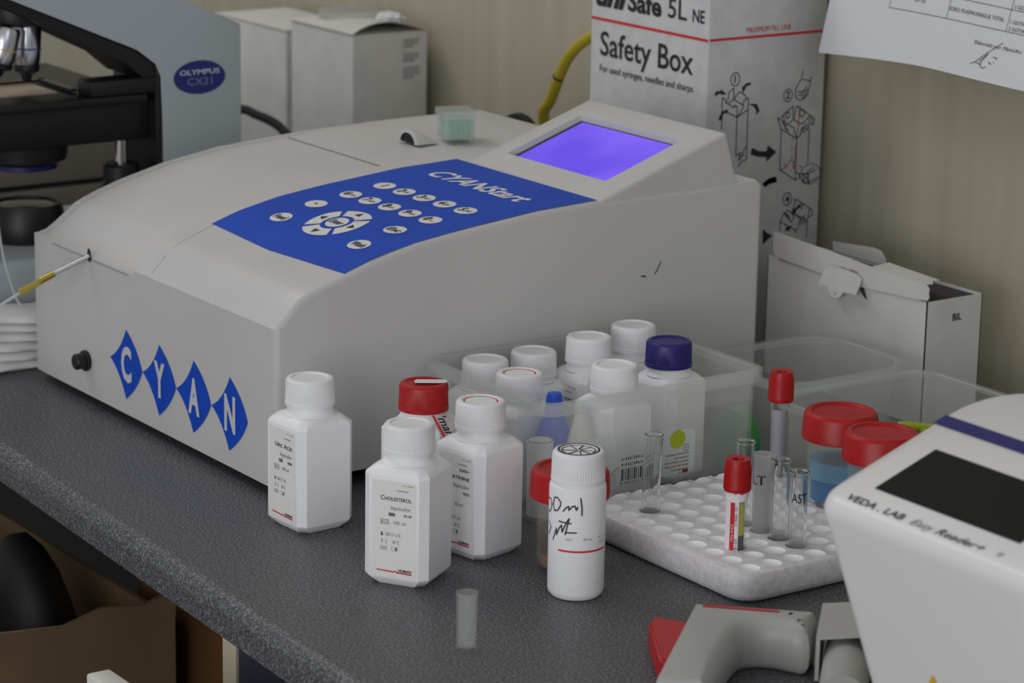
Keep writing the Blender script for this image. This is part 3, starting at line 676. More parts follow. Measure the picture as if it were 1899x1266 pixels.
for z_, tx in ((.0385, 'HIDRO: 1'), (.0345, 'HIDRO: 1')): put(b, tx, s2, .1745, z_, .0019, .026, 'l', 0)
for i in range(16): 
    y_ = .1745 + .0017 * i; rect(b, s2, y_, y_ + (.0005 if i % 3 else .0010), .0245, .0325, 0)
put(b, '8 681423 501873', s2, .1735, .0222, .0014, .030, 'l', 0)
for i in range(5): put(b, ('Made in Turkey', 'dishwasher safe', 'food contact use', 'microwave safe', 'do not overheat')[i], s2, .1585, .0292 - .0016 * i, .0008, .012, 'l', 1)
disc(b, s2, .1535, .0262, .0022, .0022, 20, 0, inner=.85); put(b, '2', s2, .1535, .0254, .0018, None, 'c', 0)
disc(b, s2, .1500, .0460, .0036, .0036, 24, 2, inner=.86); put(b, 'e', s2, .1500, .0447, .0026, None, 'c', 0)
stroke(b, s2, [(.1530, .0345), (.1540, .0325), (.1575, .0325), (.1588, .0345)], .0004, 1); stroke(b, s2, [(.1665, .0300), (.1675, .0320), (.1700, .0335), (.1730, .0340)], .0006, 3); put(b, 'HIDRO', s2, .1540, .0305, .0014, None, 'l', 2)
obj('sticker_printing', b, [M_ink, M_greyink, mat('maroon_ink', (132, 40, 50), .6), mat('orange_ink', (205, 120, 50), .6)], ST, None, absolute=True)
b = newbm(); P = [(.2200 + (.0062 + .0005 * (i % 2)) * cos(2 * pi * i / 32), .0462 + (.0062 + .0005 * (i % 2)) * sin(2 * pi * i / 32)) for i in range(32)]
poly(b, s2, P); obj('lime_slice_print', b, mat('lime_print', (176, 190, 40), .6), ST, None, absolute=True)
b = newbm(); lathe(b, [(.019, 0), (.0225, .0008), (.0230, .002), (.0230, .008), (.0215, .0092), (.0195, .0080), (.018, .0075)], 36)
bmesh.ops.rotate(b, verts=b.verts, cent=(0, 0, 0), matrix=Matrix.Rotation(radians(88), 3, 'X')); zm_ = min(v.co.z for v in b.verts)
for v in b.verts: v.co.z -= zm_
tag(obj('plastic_disc', b, mat('green_plastic', (58, 140, 78), .5), None, loc=(.1060, .3090, CT)), 'green plastic disc standing on edge behind the clear tub of bottles', 'plastic disc')
tub('storage_tub', 'empty clear tub with wide round corners in front of the torn white box', .0160, .1260, .3300, .4600, .0600, .034, .005, .0050, M_clear, 'clear plastic tubs', drop=.006)
T3 = tub('storage_tub', 'clear tub holding yellow pipette tips behind the red capped cups', .1300, .3050, .3060, .4540, .0600, .022, .006, .0040, M_clear, 'clear plastic tubs', drop=.005)
# pipette tips lying in it
M_tip = clear('yellow_tip_plastic', (214, 222, 74), .72, .3)
t = thing('pipette_tip', 'yellow pipette tip heaped with others in the clear tub', 'pipette tip', (.16, .40, .02), 0, 'yellow pipette tips in the tub')
b = newbm(); prof = [(.0022, 0), (.0030, .0006), (.0034, .010), (.0030, .011), (.0026, .020), (.0007, .050), (.0004, .050), (.0019, .020), (.0022, .010), (.0021, .0006)]
lathe(b, prof, 14, ring=True); bmesh.ops.rotate(b, verts=b.verts, cent=(0, 0, 0), matrix=Matrix.Rotation(radians(82), 3, 'Y'))
tp = obj('tip', b, M_tip, t, 40)
random.seed(11)
spots = []
for lay in range(4):
    for i in range(11 - lay * 2):
        spots.append((.168 + random.random() * (.09 - .012 * lay) + .01 * lay, .352 + random.random() * (.070 - .010 * lay) + .006 * lay, .0052 + .0066 * lay))
spots += [(.172, .400, .032), (.180, .405, .035), (.187, .397, .036), (.166, .392, .030), (.193, .404, .033), (.176, .391, .037)]
first = True
for x, y, z in spots:
    a = random.random() * 6.28
    lx, ly = cos(a) * .05, sin(a) * .05
    if not (.146 < x + lx < .288): a = pi - a
    if not (.322 < y + sin(a) * .05 < .438): a = -a
    if first: t.location = (x, y, z + CT); t.rotation_euler.z = a; first = False
    else: copy_thing(t, (x, y, z), a, t['label'])

# ================================================================== CUPS
def cup(label, x, y, z, h, r, lidr, liquid, lid_m=M_red):
    t = thing('specimen_cup', label, 'specimen cup', (x, y, z), random.random() * 3, 'red lidded specimen cups')
    b = newbm(); rb = r - .0022; hb = h - .006
    lathe(b, [(rb, 0), (rb + .0005, .0006), (r, hb), (r - .0010, hb), (rb - .0006, .0022), (rb - .0012, .0018)], 40); obj('body', b, M_cupclear, t, 40)
    if liquid:
        m_, hl, lev = liquid
        f = lambda z_: rb + (r - rb) * z_ / hb - .0014
        for mm, z0, z1, nm in hl:
            b = newbm(); lathe(b, [(f(z0) - .0002, z0), (f(z1) - .0002, z1)], 36); obj(nm, b, mm, t, 60)
    b = newbm(); N = 120; z0 = h - .0185
    def rib(rr, z_): return [((rr + (.00025 if i % 2 else -.0002)) * cos(2 * pi * i / N), (rr + (.00025 if i % 2 else -.0002)) * sin(2 * pi * i / N), z_) for i in range(N)]
    loft(b, [circ(lidr - .002, z0, N), circ(lidr, z0 + .0003, N), circ(lidr, z0 + .002, N), rib(lidr - .0002, z0 + .0025), rib(lidr - .0010, h - .0030), circ(lidr - .0014, h - .0020, N), circ(lidr - .0028, h - .0004, N), circ(lidr - .0042, h, N), circ(lidr - .0056, h - .0002, N), circ(lidr - .0066, h - .0016, N), circ(lidr - .0085, h - .0020, N)], True, True)
    obj('lid', b, lid_m, t, 30)['label'] = 'red ribbed screw lid'
    return t
M_bl1 = mat('pale_blue_liquid', (96, 164, 206), .15, spec=.5); M_bl2 = mat('blue_liquid', (16, 118, 190), .15)
M_ser = mat('brown_liquid', (132, 78, 34), .2); M_ser2 = mat('dark_clot', (62, 38, 34), .3)
cup('red lidded cup half full of blue liquid behind the glass tubes', .2430, .2775, .0201, .061, .0212, .0246, (None, [(M_bl2, .0024, .0155, 'blue_liquid'), (M_bl1, .0160, .0285, 'blue_film')], 0))
cup('red lidded cup partly hidden behind the white reader', .2925, .2680, .0201, .061, .0212, .0246, (None, [(M_bl2, .0024, .0100, 'blue_liquid')], 0))
cup('red lidded cup with brown liquid behind the white marker scribbled bottle', .2085, .0885, 0, .0640, .0212, .0250, (None, [(M_ser, .0024, .0100, 'brown_liquid'), (M_ser2, .0104, .0250, 'dark_film')], 0))

# ================================================================== SMALL ROUND BOTTLE WITH HANDWRITING
t = thing('round_bottle', 'small round white bottle with black marker scribble and a drawn on cap', 'bottle', (.2529, .0618, 0))
b = newbm(); lathe(b, [(.0130, 0), (.0150, .0006), (.0166, .0026), (.0171, .0050), (.0171, .0680), (.0167, .0700), (.0150, .0712), (.0150, .0730)], 56); obj('body', b, M_white, t, 30)
b = newbm(); N = 120
def rib(rr, z_): return [((rr + (.00015 if i % 2 else -.00015)) * cos(2 * pi * i / N), (rr + (.00015 if i % 2 else -.00015)) * sin(2 * pi * i / N), z_) for i in range(N)]
loft(b, [circ(.0150, .0722, N), circ(.0163, .0724, N), circ(.0163, .0742, N), rib(.0160, .0747), rib(.0157, .0880), circ(.0154, .0892, N), circ(.0146, .0902, N), circ(.0136, .0905, N), circ(.0112, .0905, N), circ(.0106, .0900, N)], True, True)
c = obj('cap', b, M_cap, t, 30)
b = newbm(); fr = plane_frame((0, 0, .0905), (.82, .57, 0), (-.57, .82, 0), .0002); fr0 = plane_frame((0, 0, .0900), (.82, .57, 0), (-.57, .82, 0), .0002)
disc(b, fr, 0, 0, .0128, .0128, 48, inner=.90); disc(b, fr0, 0, 0, .0104, .0104, 48, inner=.93)
for a in (10, 62, 95, 140, 205, 255, 300, 335):
    stroke(b, fr0, [(.0016 * cos(radians(a + 14)), .0016 * sin(radians(a + 14))), (.0060 * cos(radians(a)), .0060 * sin(radians(a))), (.0100 * cos(radians(a - 3)), .0100 * sin(radians(a - 3)))], .0010 if a % 2 else .0007)
obj('cap_drawing', b, M_ink, c, None)['label'] = 'black marker wheel drawn on the cap'
b = newbm(); cf = lambda a, z: Vector((.01725 * cos(radians(a)), .01725 * sin(radians(a)), z))
for p in HW:
    q = [(p[i] / 10, p[i + 1] * 1e-4) for i in range(0, len(p), 2)]
    for (a, z), (a2, z2) in zip(q, q[1:]):
        n_ = max(1, int(abs(a2 - a) / 6))
        for k in range(n_):
            A = (a + (a2 - a) * k / n_, z + (z2 - z) * k / n_); B = (a + (a2 - a) * (k + 1) / n_, z + (z2 - z) * (k + 1) / n_)
            pa, pb = cf(*A), cf(*B); d = (pb - pa); 
            if d.length < 1e-7: continue
            nrm = Vector((pa.x, pa.y, 0)).normalized(); s_ = d.normalized().cross(nrm) * .00045; e = d * .12
            b.faces.new([b.verts.new(v) for v in (pa - e + s_, pa - e - s_, pb + e - s_, pb + e + s_)])
obj('handwriting', b, mat('marker_ink', (40, 38, 56), .6), t, None)['label'] = 'black marker handwriting'
b = newbm(); cyf = lambda a, z: Vector((.01722 * cos(a / .0171), .01722 * sin(a / .0171), z))
rect(b, cyf, radians(-75) * .0171, radians(35) * .0171, .0313, .0325, 2, na=24)
put(b, '40 ml', cyf, radians(-23) * .0171, .0388, .0016, .0052, 'l', 1); put(b, 'RGT', cyf, radians(-58) * .0171, .0386, .0016, .0042, 'l', 1); put(b, '4 2', cyf, radians(12) * .0171, .0392, .0014, .005, 'l', 1); put(b, 'LOT', cyf, radians(16) * .0171, .0360, .0014, .005, 'l', 1)
obj('printing', b, [M_ink, M_greyink, M_redink], t, None)

# small plastic cuvette at the front
t = thing('sample_cuvette', 'small empty translucent plastic cup standing alone near the worktop edge', 'cuvette', (.2973, -.0470, 0))
b = newbm(); lathe(b, [(.0052, 0), (.0057, .0005), (.0061, .0332), (.0065, .0334), (.0065, .0345), (.0054, .0345), (.0051, .0310), (.0047, .0022), (.0034, .0016)], 32); obj('body', b, clear('frosted_cuvette', (226, 228, 228), .17, .3), t, 40)

# ================================================================== FOAM RACK AND TUBES
M_foam = mat('off_white_foam', (222, 219, 222), 0.75, noise=(220, (208, 205, 209), .4, .62), bump=(420, .3, .0010))
M_foam2 = mat('hole_scatter_white', (252, 252, 252), 0.75)  # whiter colour painted into the holes for light scattered through the foam
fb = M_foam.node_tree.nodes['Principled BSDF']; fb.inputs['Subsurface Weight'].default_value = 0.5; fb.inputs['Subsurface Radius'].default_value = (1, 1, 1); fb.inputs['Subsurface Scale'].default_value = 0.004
RX0, RX1, RY0, RY1, RH = .1545, .3275, .1305, .3020, .0200
HX = [.1614 + .0172 * i for i in range(10)]; HY = [.1440 + .0172 * j for j in range(10)]
b = newbm()
oc = rrect(RX0, RX1, RY0, RY1, .014, 0, 5); cx, cy = (RX0 + RX1) / 2, (RY0 + RY1) / 2
def ins(lp, d, z): 
    return rrect(RX0 + d, RX1 - d, RY0 + d, RY1 - d, .014, z, 5)
loft(b, [ins(oc, .006, 0), ins(oc, .002, .002), ins(oc, 0, .006), ins(oc, 0, RH - .003), ins(oc, .0010, RH - .0008), ins(oc, .003, RH)], True, True)
RK = thing('tube_rack', 'white foam block tube rack with rows of round holes', 'rack', (cx, cy, 0))
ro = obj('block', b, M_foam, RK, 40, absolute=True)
b = newbm()
for x in HX:
    for y in HY:
        if x > .318 and y > .295: continue
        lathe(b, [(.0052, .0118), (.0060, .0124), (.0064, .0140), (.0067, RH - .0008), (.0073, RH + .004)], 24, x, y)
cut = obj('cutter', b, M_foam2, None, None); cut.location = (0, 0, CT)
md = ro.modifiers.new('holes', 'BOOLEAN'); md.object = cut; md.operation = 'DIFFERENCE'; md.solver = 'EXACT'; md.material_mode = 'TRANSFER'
dg = bpy.context.evaluated_depsgraph_get()
me2 = bpy.data.meshes.new_from_object(ro.evaluated_get(dg))
ro.modifiers.clear(); ro.data = me2
for p in me2.polygons: p.use_smooth = True
me2.set_sharp_from_angle(angle=radians(38))
bpy.data.objects.remove(cut)

def hole(i, j): return HX[i], HY[j]
def glass_tube(label, x, y, L=.0700, lean=(0, 0), mark=None, m_=None, nm='test_tube'):
    t = thing(nm, label, 'test tube', (x, y, .0117), 0, 'open test tubes in the foam rack')
    t.rotation_euler.x = lean[0]; t.rotation_euler.y = lean[1]
    R = .0057; T = .0007
    b = newbm()
    out = [(R * sin(radians(a)), R - R * cos(radians(a))) for a in (8, 25, 45, 65, 90)] + [(R, L - .0012), (R + .0005, L - .0008), (R + .0005, L)]
    inn = [(R - T, L), (R - T, R)] + [((R - T) * sin(radians(a)), R - (R - T) * cos(radians(a))) for a in (65, 45, 25, 8)]
    lathe(b, out + inn, 32, close0=True, close1=True)
    obj('tube', b, m_ or M_glass, t, 50)
    if mark:
        b = newbm(); put(b, mark, cyl_frame(R, radians(mk_a), L - .019, .0002), 0, 0, .0058, .0098, 'c', bold=.01); obj('pen_mark', b, M_ink, t, None)['label'] = 'black pen letters'
    return t
mk_a = -52
M_plast = clear('clouded_tube_plastic', (216, 216, 218), .46, .35)
glass_tube('empty glass tube standing alone at the left side of the foam rack', *hole(2, 1), L=.0590, lean=(radians(-1), radians(1.2)))
glass_tube('empty glass tube directly behind the front red capped blood tube', *hole(5, 3), L=.0622)
mk_a = -68
glass_tube('cloudy plastic tube marked LT beside the clear glass tubes', *hole(6, 3), L=.0585, mark='LT', m_=M_plast)
glass_tube('unmarked glass tube between the cloudy tube and the tube marked AST', *hole(7, 3), L=.0592)
mk_a = -34
glass_tube('glass tube marked AST, nearest to the white reader', *hole(8, 3), L=.0562, mark='AST')

M_serum = mat('yellow_serum', (206, 190, 66), .2); M_clot = mat('dark_blood', (34, 12, 16), .25); M_sleeve = mat('white_tube_label', (236, 230, 236), .6)
def blood_tube(label, x, y, L, full):
    t = thing('blood_tube', label, 'blood tube', (x, y, .0117), 0, 'red capped blood tubes'); R = .0064
    b = newbm(); lathe(b, [(R * .5, 0), (R, .002), (R, L - .012), (R - .0009, L - .012), (R - .0009, .003), (R * .4, .0016)], 32); obj('tube', b, M_glass if not full else M_cupclear, t, 50)
    if full:
        for mm, z0, z1, nm in ((M_clot, .0035, .0170, 'clot'), (M_serum, .0171, .0380, 'serum')):
            b = newbm(); lathe(b, [(R - .0013, z0), (R - .0013, z1)], 28); obj(nm, b, mm, t, 60)
        a0, a1 = radians(-150), radians(-26)
        b = newbm(); cf = lambda a, z: Vector(((R + .0002) * cos(a), (R + .0002) * sin(a), z)); rect(b, cf, a0, a1, .004, .0392, na=20)
        lb = obj('label_sticker', b, M_sleeve, t, None)
        b = newbm(); cf = lambda a, z: Vector(((R + .00035) * cos(a), (R + .00035) * sin(a), z)); rect(b, cf, radians(-72), radians(-48), .004, .0388, 0, na=4)
        cv = lambda u, v: Vector(((R + .0005) * cos(radians(-57) + v / R), (R + .0005) * sin(radians(-57) + v / R), .025 - u))
        put(b, 'Clot Vac', cv, 0, -.0008, .0014, .011, 'l', 1)
        cv2 = lambda u, v: Vector(((R + .0005) * cos(radians(-37) + v / R), (R + .0005) * sin(radians(-37) + v / R), .036 - u))
        put(b, 'ID 180613', cv2, 0, -.0010, .0014, .012, 'l', 2); put(b, '2018-10', cv2, .020, -.0010, .0017, .012, 'l', 2)
        obj('label_printing', b, [M_redink, M_whiteink, M_greyink], lb, None)
        b = newbm(); lathe(b, [(R + .0006, .0392), (R + .0006, .0532)], 32, close0=False, close1=False); hb = obj('paper_band', b, M_sleeve, t, 60)
        b = newbm(); put(b, '-13', cyl_frame(R, radians(-42), .0440, .0008), 0, 0, .0052, .0098, 'c', bold=.002); obj('pen_number', b, mat('pink_ink', (206, 60, 128), .6), hb, None)['label'] = 'pink handwritten number'
    else:
        b = newbm(); cf = lambda a, z: Vector(((R - .0011) * cos(a), (R - .0011) * sin(a), z)); rect(b, cf, radians(-130), radians(30), .004, .054, na=20); obj('label_sticker', b, mat('lilac_label', (212, 204, 218), .6), t, None)
    b = newbm(); N = 90; z0 = L - .0205
    def rib(rr, z_): return [((rr + (.00014 if i % 2 else -.00014)) * cos(2 * pi * i / N), (rr + (.00014 if i % 2 else -.00014)) * sin(2 * pi * i / N), z_) for i in range(N)]
    loft(b, [circ(R + .0003, z0, N), circ(.0082, z0 + .0004, N), circ(.0086, z0 + .002, N), rib(.0084, z0 + .003), rib(.0082, z0 + .0145), circ(.0078, z0 + .0175, N), circ(.0074, z0 + .0205, N), circ(.0060, z0 + .0205, N), circ(.0036, z0 + .0200, N), circ(.0032, z0 + .0180, N)], True, True)
    obj('cap', b, M_red, t, 35)['label'] = 'red rubber cap'
blood_tube('red capped tube of yellow serum over dark blood at the front of the rack', *hole(7, 1), .0652, True)
blood_tube('red capped empty tube with a lilac label at the back of the rack', *hole(1, 8), .0795, False)

# ================================================================== SAFETY BOX
M_sb = mat('white_carton', (203, 203, 203), 0.7, noise=(70, (193, 193, 193), .35, .65))
SX0, SX1, SY0, SY1, SHT = -.2970, -.1434, .4700, .5900, .3300
SB = thing('sharps_box', 'tall white carton for used needles with red line and assembly drawings', 'sharps box', ((SX0 + SX1) / 2, (SY0 + SY1) / 2, 0))
b = newbm(); box(b, SX0, SX1, SY0, SY1, 0, SHT, bev=.0012); obj('carton', b, M_sb, SB, absolute=True)
b = newbm(); ff = plane_frame((0, SY0, 0), (1, 0, 0), (0, 0, 1), .0004)
rect(b, ff, SX0 + .0008, SX1 - .0008, .2541, .2563, 1)
put(b, 'Safety Box', ff, -.2835, .2263, .0190, .1220, 'l', 0, bold=.012)
put(b, 'For used syringes, needles and sharps', ff, -.2835, .2127, .0054, .1226, 'l', 0, bold=.008)
put(b, 'uni', ff, -.2905, .2668, .0165, .0420, 'l', 0, shear=.3, bold=.045); put(b, 'Safe', ff, -.2480, .2668, .0150, .0440, 'l', 0, bold=.03); put(b, '5L', ff, -.1955, .2676, .0150, .0240, 'l', 0, bold=.008); put(b, 'NE', ff, -.1643, .2680, .0096, .0150, 'l', 0, bold=.02)
obj('front_printing', b, [M_ink, M_redink], SB, None, absolute=True)
fs = lambda y, z: Vector((SX1 + .0004, y, z))
b = newbm(); rect(b, fs, SY0 + .0008, SY1 - .0008, .2546, .2566, 0); obj('fill_line', b, M_redink, SB, None, absolute=True)
b = newbm(); put(b, 'MAXIMUM FILL LINE', fs, .5068, .2592, .0043, .0455, 'l', 0); obj('fill_line_lettering', b, M_redink, SB, None, absolute=True)
def drawing(lines, dash, circles, red, fill, redf, digits):
    b = newbm()
    for p in lines: stroke(b, fs, pairs(p), .00075, 0)
    for p in dash:
        for (a, c) in zip(pairs(p), pairs(p)[1:]):
            L = math.hypot(c[0] - a[0], c[1] - a[1]); n_ = max(2, int(L / .0035))
            for k in range(0, n_, 2): stroke(b, fs, [(a[0] + (c[0] - a[0]) * k / n_, a[1] + (c[1] - a[1]) * k / n_), (a[0] + (c[0] - a[0]) * (k + 1) / n_, a[1] + (c[1] - a[1]) * (k + 1) / n_)], .0005, 0)
    for p in circles:
        q = pairs(p); ry_ = abs(q[1][0] - q[0][0]); rz_ = abs(q[2][1] - q[0][1]); disc(b, fs, q[0][0], q[0][1], ry_, rz_, 36, 0, inner=1 - .0007 / max(ry_, .002))
    for p in red: stroke(b, fs, pairs(p), .0006, 1)
    for p in fill: poly(b, fs, pairs(p), 0)
    for p in redf: poly(b, fs, pairs(p), 1)
    for ch, y, z in digits: put(b, ch, fs, y, z, .0058, None, 'c', 0, bold=.02)
    obj('assembly_drawing', b, [M_ink, M_redink], SB, None, absolute=True)
drawing(SB_LINES[:-10], SB_DASH, SB_CIRC[:7], SB_RED, SB_FILL[:6], SB_REDF, (('1', .4972, .2208), ('2', .5521, .2038)))
drawing(SB_LINES[-10:], [], SB_CIRC[7:], [], SB_FILL[6:], [], (('4', .5561, .1192),))
b = newbm(); poly(b, fs, [(.4800, .0880), (.4960, .0920), (.4960, .0860), (.4800, .0810)], 0); poly(b, fs, [(.4880, .060), (.4960, .052), (.4880, .044), (.4820, .052)], 0)
obj('arrow_print', b, M_ink, SB, None, absolute=True)

# ================================================================== TORN WHITE BOX
M_box = mat('white_box_card', (216, 215, 210), 0.7, noise=(30, (208, 206, 200), .35, .65))
M_boxin = mat('box_inside_shade', (60, 56, 62), 0.85)
BX = thing('carton', 'torn open white carton with BIL printed on its end, near the wall', 'box', (.0038, .518, 0))
bx0, bx1, by0, by1, bh = -.0860, .0937, .4900, .5450, .0945
b = newbm(); th = .0008
box(b, bx0, bx1, by0, by0 + th, 0, bh); box(b, bx0, bx1, by1 - th, by1, 0, bh); box(b, bx0, bx0 + th, by0, by1, 0, bh); box(b, bx1 - th, bx1, by0, by1, 0, bh); box(b, bx0, bx1, by0, by1, 0, th)
obj('body', b, M_box, BX, absolute=True)
b = newbm(); box(b, bx0 + .001, bx1 - .0009, by0 + .0009, by1 - .0009, .001, .0925); obj('inner_shade', b, M_boxin, BX, absolute=True)['label'] = 'dark block standing in for shade inside the box'  # filler block with the carton's interior shade put into its colour
fl = lambda y0, tilt: (lambda x, z: Vector((x, y0 - (z - .0945) * tilt, z)))
def card(name, pts, f, th_=.0007):
    b = newbm(); A = [b.verts.new(f(*p)) for p in pts]; b.faces.new(A)
    r_ = bmesh.ops.extrude_face_region(b, geom=b.faces[:])
    for v in r_['geom']:
        if isinstance(v, bmesh.types.BMVert): v.co.y += th_
    return obj(name, b, M_box, BX, absolute=True)
card('lid_flap', [(-.0775, .1150), (-.0785, .1050), (-.0775, .0985), (-.0745, .0956), (-.022, .0932), (.0262, .0919), (.045, .0930), (.060, .0940), (.078, .0945), (.0955, .0962), (.0968, .0990), (.0960, .1020), (.0970, .1045), (.0950, .1071), (.0339, .1094), (-.0099, .1122)], lambda x, z: Vector((x, .4885 - .03 * abs(z - .0945), z)))
card('torn_tab', [(-.0189, .0857), (-.0150, .0940), (-.0125, .0996), (-.0060, .1026), (.0120, .1026), (.0239, .1012), (.0275, .0989), (.0270, .0940), (.0241, .0865), (.0170, .0862), (.0097, .0853), (.0080, .0820), (.0037, .0797), (-.0020, .0800), (-.0056, .0820), (-.0079, .0867)], lambda x, z: Vector((x, .4846 - .12 * max(0, .0990 - z), z)))
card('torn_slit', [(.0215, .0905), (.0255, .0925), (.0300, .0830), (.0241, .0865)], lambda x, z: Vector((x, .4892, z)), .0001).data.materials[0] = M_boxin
b = newbm(); P = [(.0339, .4890, .1094), (.0930, .4890, .1072), (.0900, .4930, .1072), (.0905, .4975, .1070), (.0840, .5030, .1072), (.0830, .5110, .1066), (.0270, .5120, .1086), (.0300, .5040, .1090)]
A = [b.verts.new(p) for p in P]; b.faces.new(A)
r_ = bmesh.ops.extrude_face_region(b, geom=b.faces[:])
for v in r_['geom']:
    if isinstance(v, bmesh.types.BMVert): v.co.z -= .0007
obj('lid', b, M_box, BX, absolute=True)
card('back_flap', [(-.0715, .0940), (-.0730, .1020), (-.0266, .1060), (-.0173, .1052), (-.0113, .0990), (-.0113, .0940)], lambda x, z: Vector((x, .5442, z)))
b = newbm(); fe = lambda y, z: Vector((bx1 + .0003, y, z)); put(b, 'BIL', fe, .5158, .0776, .0050, .0090, 'l', 0, bold=.02); put(b, 'FAL 1100060', lambda x, z: Vector((x, .4878 - .03 * abs(z - .0945), z)), .0016, .1018, .0014, .0190, 'l', 0)
stroke(b, lambda x, z: Vector((x, .4825, z)), [(.0005, .0840), (.0020, .0826), (.0030, .0840)], .0004, 1); stroke(b, lambda x, z: Vector((x, .4825, z)), [(.0020, .0826), (.0016, .0812)], .0004, 1)
obj('printing', b, [M_ink, M_redink], BX, None, absolute=True)

# ================================================================== NOTICE ON THE WALL
M_paper = mat('white_paper', (215, 216, 219), 0.6)
NT = thing('paper_notice', 'white printed notice with table and signature pinned on the wall', 'notice', (.10, .598, .245))
def pf(x, z, e=0): 
    zz = z + .0016 * sin((x + .11) * 18); t_ = (zz - .246) / .17
    return Vector((x, .5525 + .0450 * t_ - .004 * sin((x + .1) * 9) * max(0, 1 - t_) - e, zz))
b = newbm(); NX, NZ = 24, 10; G = []
for j in range(NZ + 1):
    t_ = j / NZ; row = []
    for i in range(NX + 1):
        s_ = i / NX; x = (-.1094 - .0017 * t_ * 4) * (1 - s_) + .187 * s_; z0 = (.2450 + .0045 * min(1, s_ / .4) - .001 * max(0, s_ - .4)); row.append(b.verts.new(pf(x, z0 + (.410 - z0) * t_)))
    G.append(row)
for j in range(NZ):
    for i in range(NX): b.faces.new([G[j][i], G[j][i + 1], G[j + 1][i + 1], G[j + 1][i]])
r_ = bmesh.ops.extrude_face_region(b, geom=b.faces[:])
for v in r_['geom']:
    if isinstance(v, bmesh.types.BMVert): v.co.y += .0003
obj('sheet', b, M_paper, NT, 60, absolute=True)
b = newbm(); f = lambda x, z: pf(x, z, .0005)
def wl(p, q, wd=.0004): 
    n_ = 10; stroke(b, f, [(p[0] + (q[0] - p[0]) * i / n_, p[1] + (q[1] - p[1]) * i / n_) for i in range(n_ + 1)], wd, 0)
for z in (.2866, .3022, .318, .333): wl((-.0415, z), (.170, z))
for x in (-.0415, .0228, .0860, .140): wl((x, .2866), (x, .345))
put(b, 'CA 125', f, -.0155, .2941, .0028, .0118, 'l', 0); put(b, 'SORO/ PLASMA/SANGUE TOTAL', f, .0235, .2928, .0028, .0580, 'l', 0)
for z, tx in ((.3034, '2 GOTAS'), (.2926, '1 GOTA'), (.2878, '2 GOTAS')): put(b, tx, f, .0880, z, .0026, .0175 if tx[0] == '2' else .015, 'l', 0)
put(b, 'CA 19-9', f, -.0155, .3080, .0028, .0130, 'l', 0); put(b, 'SORO/ PLASMA', f, .0235, .3080, .0028, .0300, 'l', 0)
put(b, 'Elaborado por: M\u00e1rio/Ari', f, .0582, .2737, .0026, .0480, 'l', 0)
for p in SIG: stroke(b, f, pairs(p), .0005, 0)
obj('printing', b, M_ink, NT, None, absolute=True)
b = newbm(); lathe(b, [(.004, 0), (.0045, .002), (.003, .004)], 16); bmesh.ops.rotate(b, verts=b.verts, cent=(0, 0, 0), matrix=Matrix.Rotation(pi / 2, 3, 'X')); bmesh.ops.translate(b, verts=b.verts, vec=(.04, .5985, .400)); obj('pin', b, M_redink, NT, absolute=True)

# ================================================================== BOXES AND CABLES AT THE BACK
BW = thing('carton', 'white carton with bulging lid and small print behind the photometer', 'box', (-.774, .541, 0))
b = newbm(); box(b, -.8315, -.7163, .5, .584, 0, .1835, bev=.0008); obj('body', b, M_box, BW, absolute=True)
b = newbm(); N = 10; A = []; 
for i in range(N + 1):
    t_ = i / N; y = .499 + .0855 * t_; A.append((y, .1842 + .0100 * sin(pi * t_ ** .8)))
for x in (-.8322, -.7156): pass
L0 = [b.verts.new((-.8322, y, .1842 + (z - .1842) * .2)) for y, z in A]; L1 = [b.verts.new((-.7156, y, z)) for y, z in A]
for i in range(N): b.faces.new([L0[i], L1[i], L1[i + 1], L0[i + 1]])
r_ = bmesh.ops.extrude_face_region(b, geom=b.faces[:])
for v in r_['geom']:
    if isinstance(v, bmesh.types.BMVert): v.co.z += .0009
obj('lid', b, M_box, BW, absolute=True)
b = newbm(); fr = lambda y, z: Vector((-.7163 + .0004, y, z))
random.seed(5)
for z0, n_ in ((.1750, 3), (.1610, 3), (.1480, 4)):
    for i in range(n_):
        z = z0 - .0030 * i; y = .5565
        end = .5735 + random.random() * .003 - (.007 if i == n_ - 1 else 0)
        while y < end:
            l = .0015 + random.random() * .003; rect(b, fr, y, min(y + l, end), z, z + .0012); y += l + .0005
obj('small_print', b, M_greyink, BW, None, absolute=True)
BW2 = thing('carton', 'plain white carton between the microscope and the bulging lidded carton', 'box', (-.91, .54, 0))
b = newbm(); box(b, -.985, -.842, .5, .585, 0, .1720, bev=.001); obj('body', b, M_box, BW2, absolute=True)
b = newbm(); box(b, -.986, -.841, .499, .586, .1722, .1732, bev=.0004); obj('lid', b, M_box, BW2, absolute=True)
random.seed(3)
b = newbm(); bmesh.ops.create_icosphere(b, subdivisions=3, radius=1)
for v in b.verts:
    k = 1 + .35 * (random.random() - .5); v.co = Vector((v.co.x * .016 * k, v.co.y * .011 * k, max(v.co.z, -.5) * .0055 * k + .003))
zm = min(v.co.z for v in b.verts)
for v in b.verts: v.co.z -= zm
tag(obj('tissue', b, M_paper, None, 20, loc=(-.7260, .548, .1935 + CT)), 'crumpled white tissue on the lid of the bulging carton', 'tissue')
b = newbm(); lathe(b, [(.030, 0), (.031, .0005), (.030, .0065), (.027, .0072), (.027, .0065), (.029, .001)], 32)
tag(obj('petri_dish', b, clear('dish_plastic', (220, 222, 220), .35, .2), None, 40, loc=(-.797, .545, .1890 + CT)), 'clear shallow dish lying upside down on top of the bulging carton', 'dish')
M_cable = mat('black_cable', (13, 17, 18), .55, spec=.25)
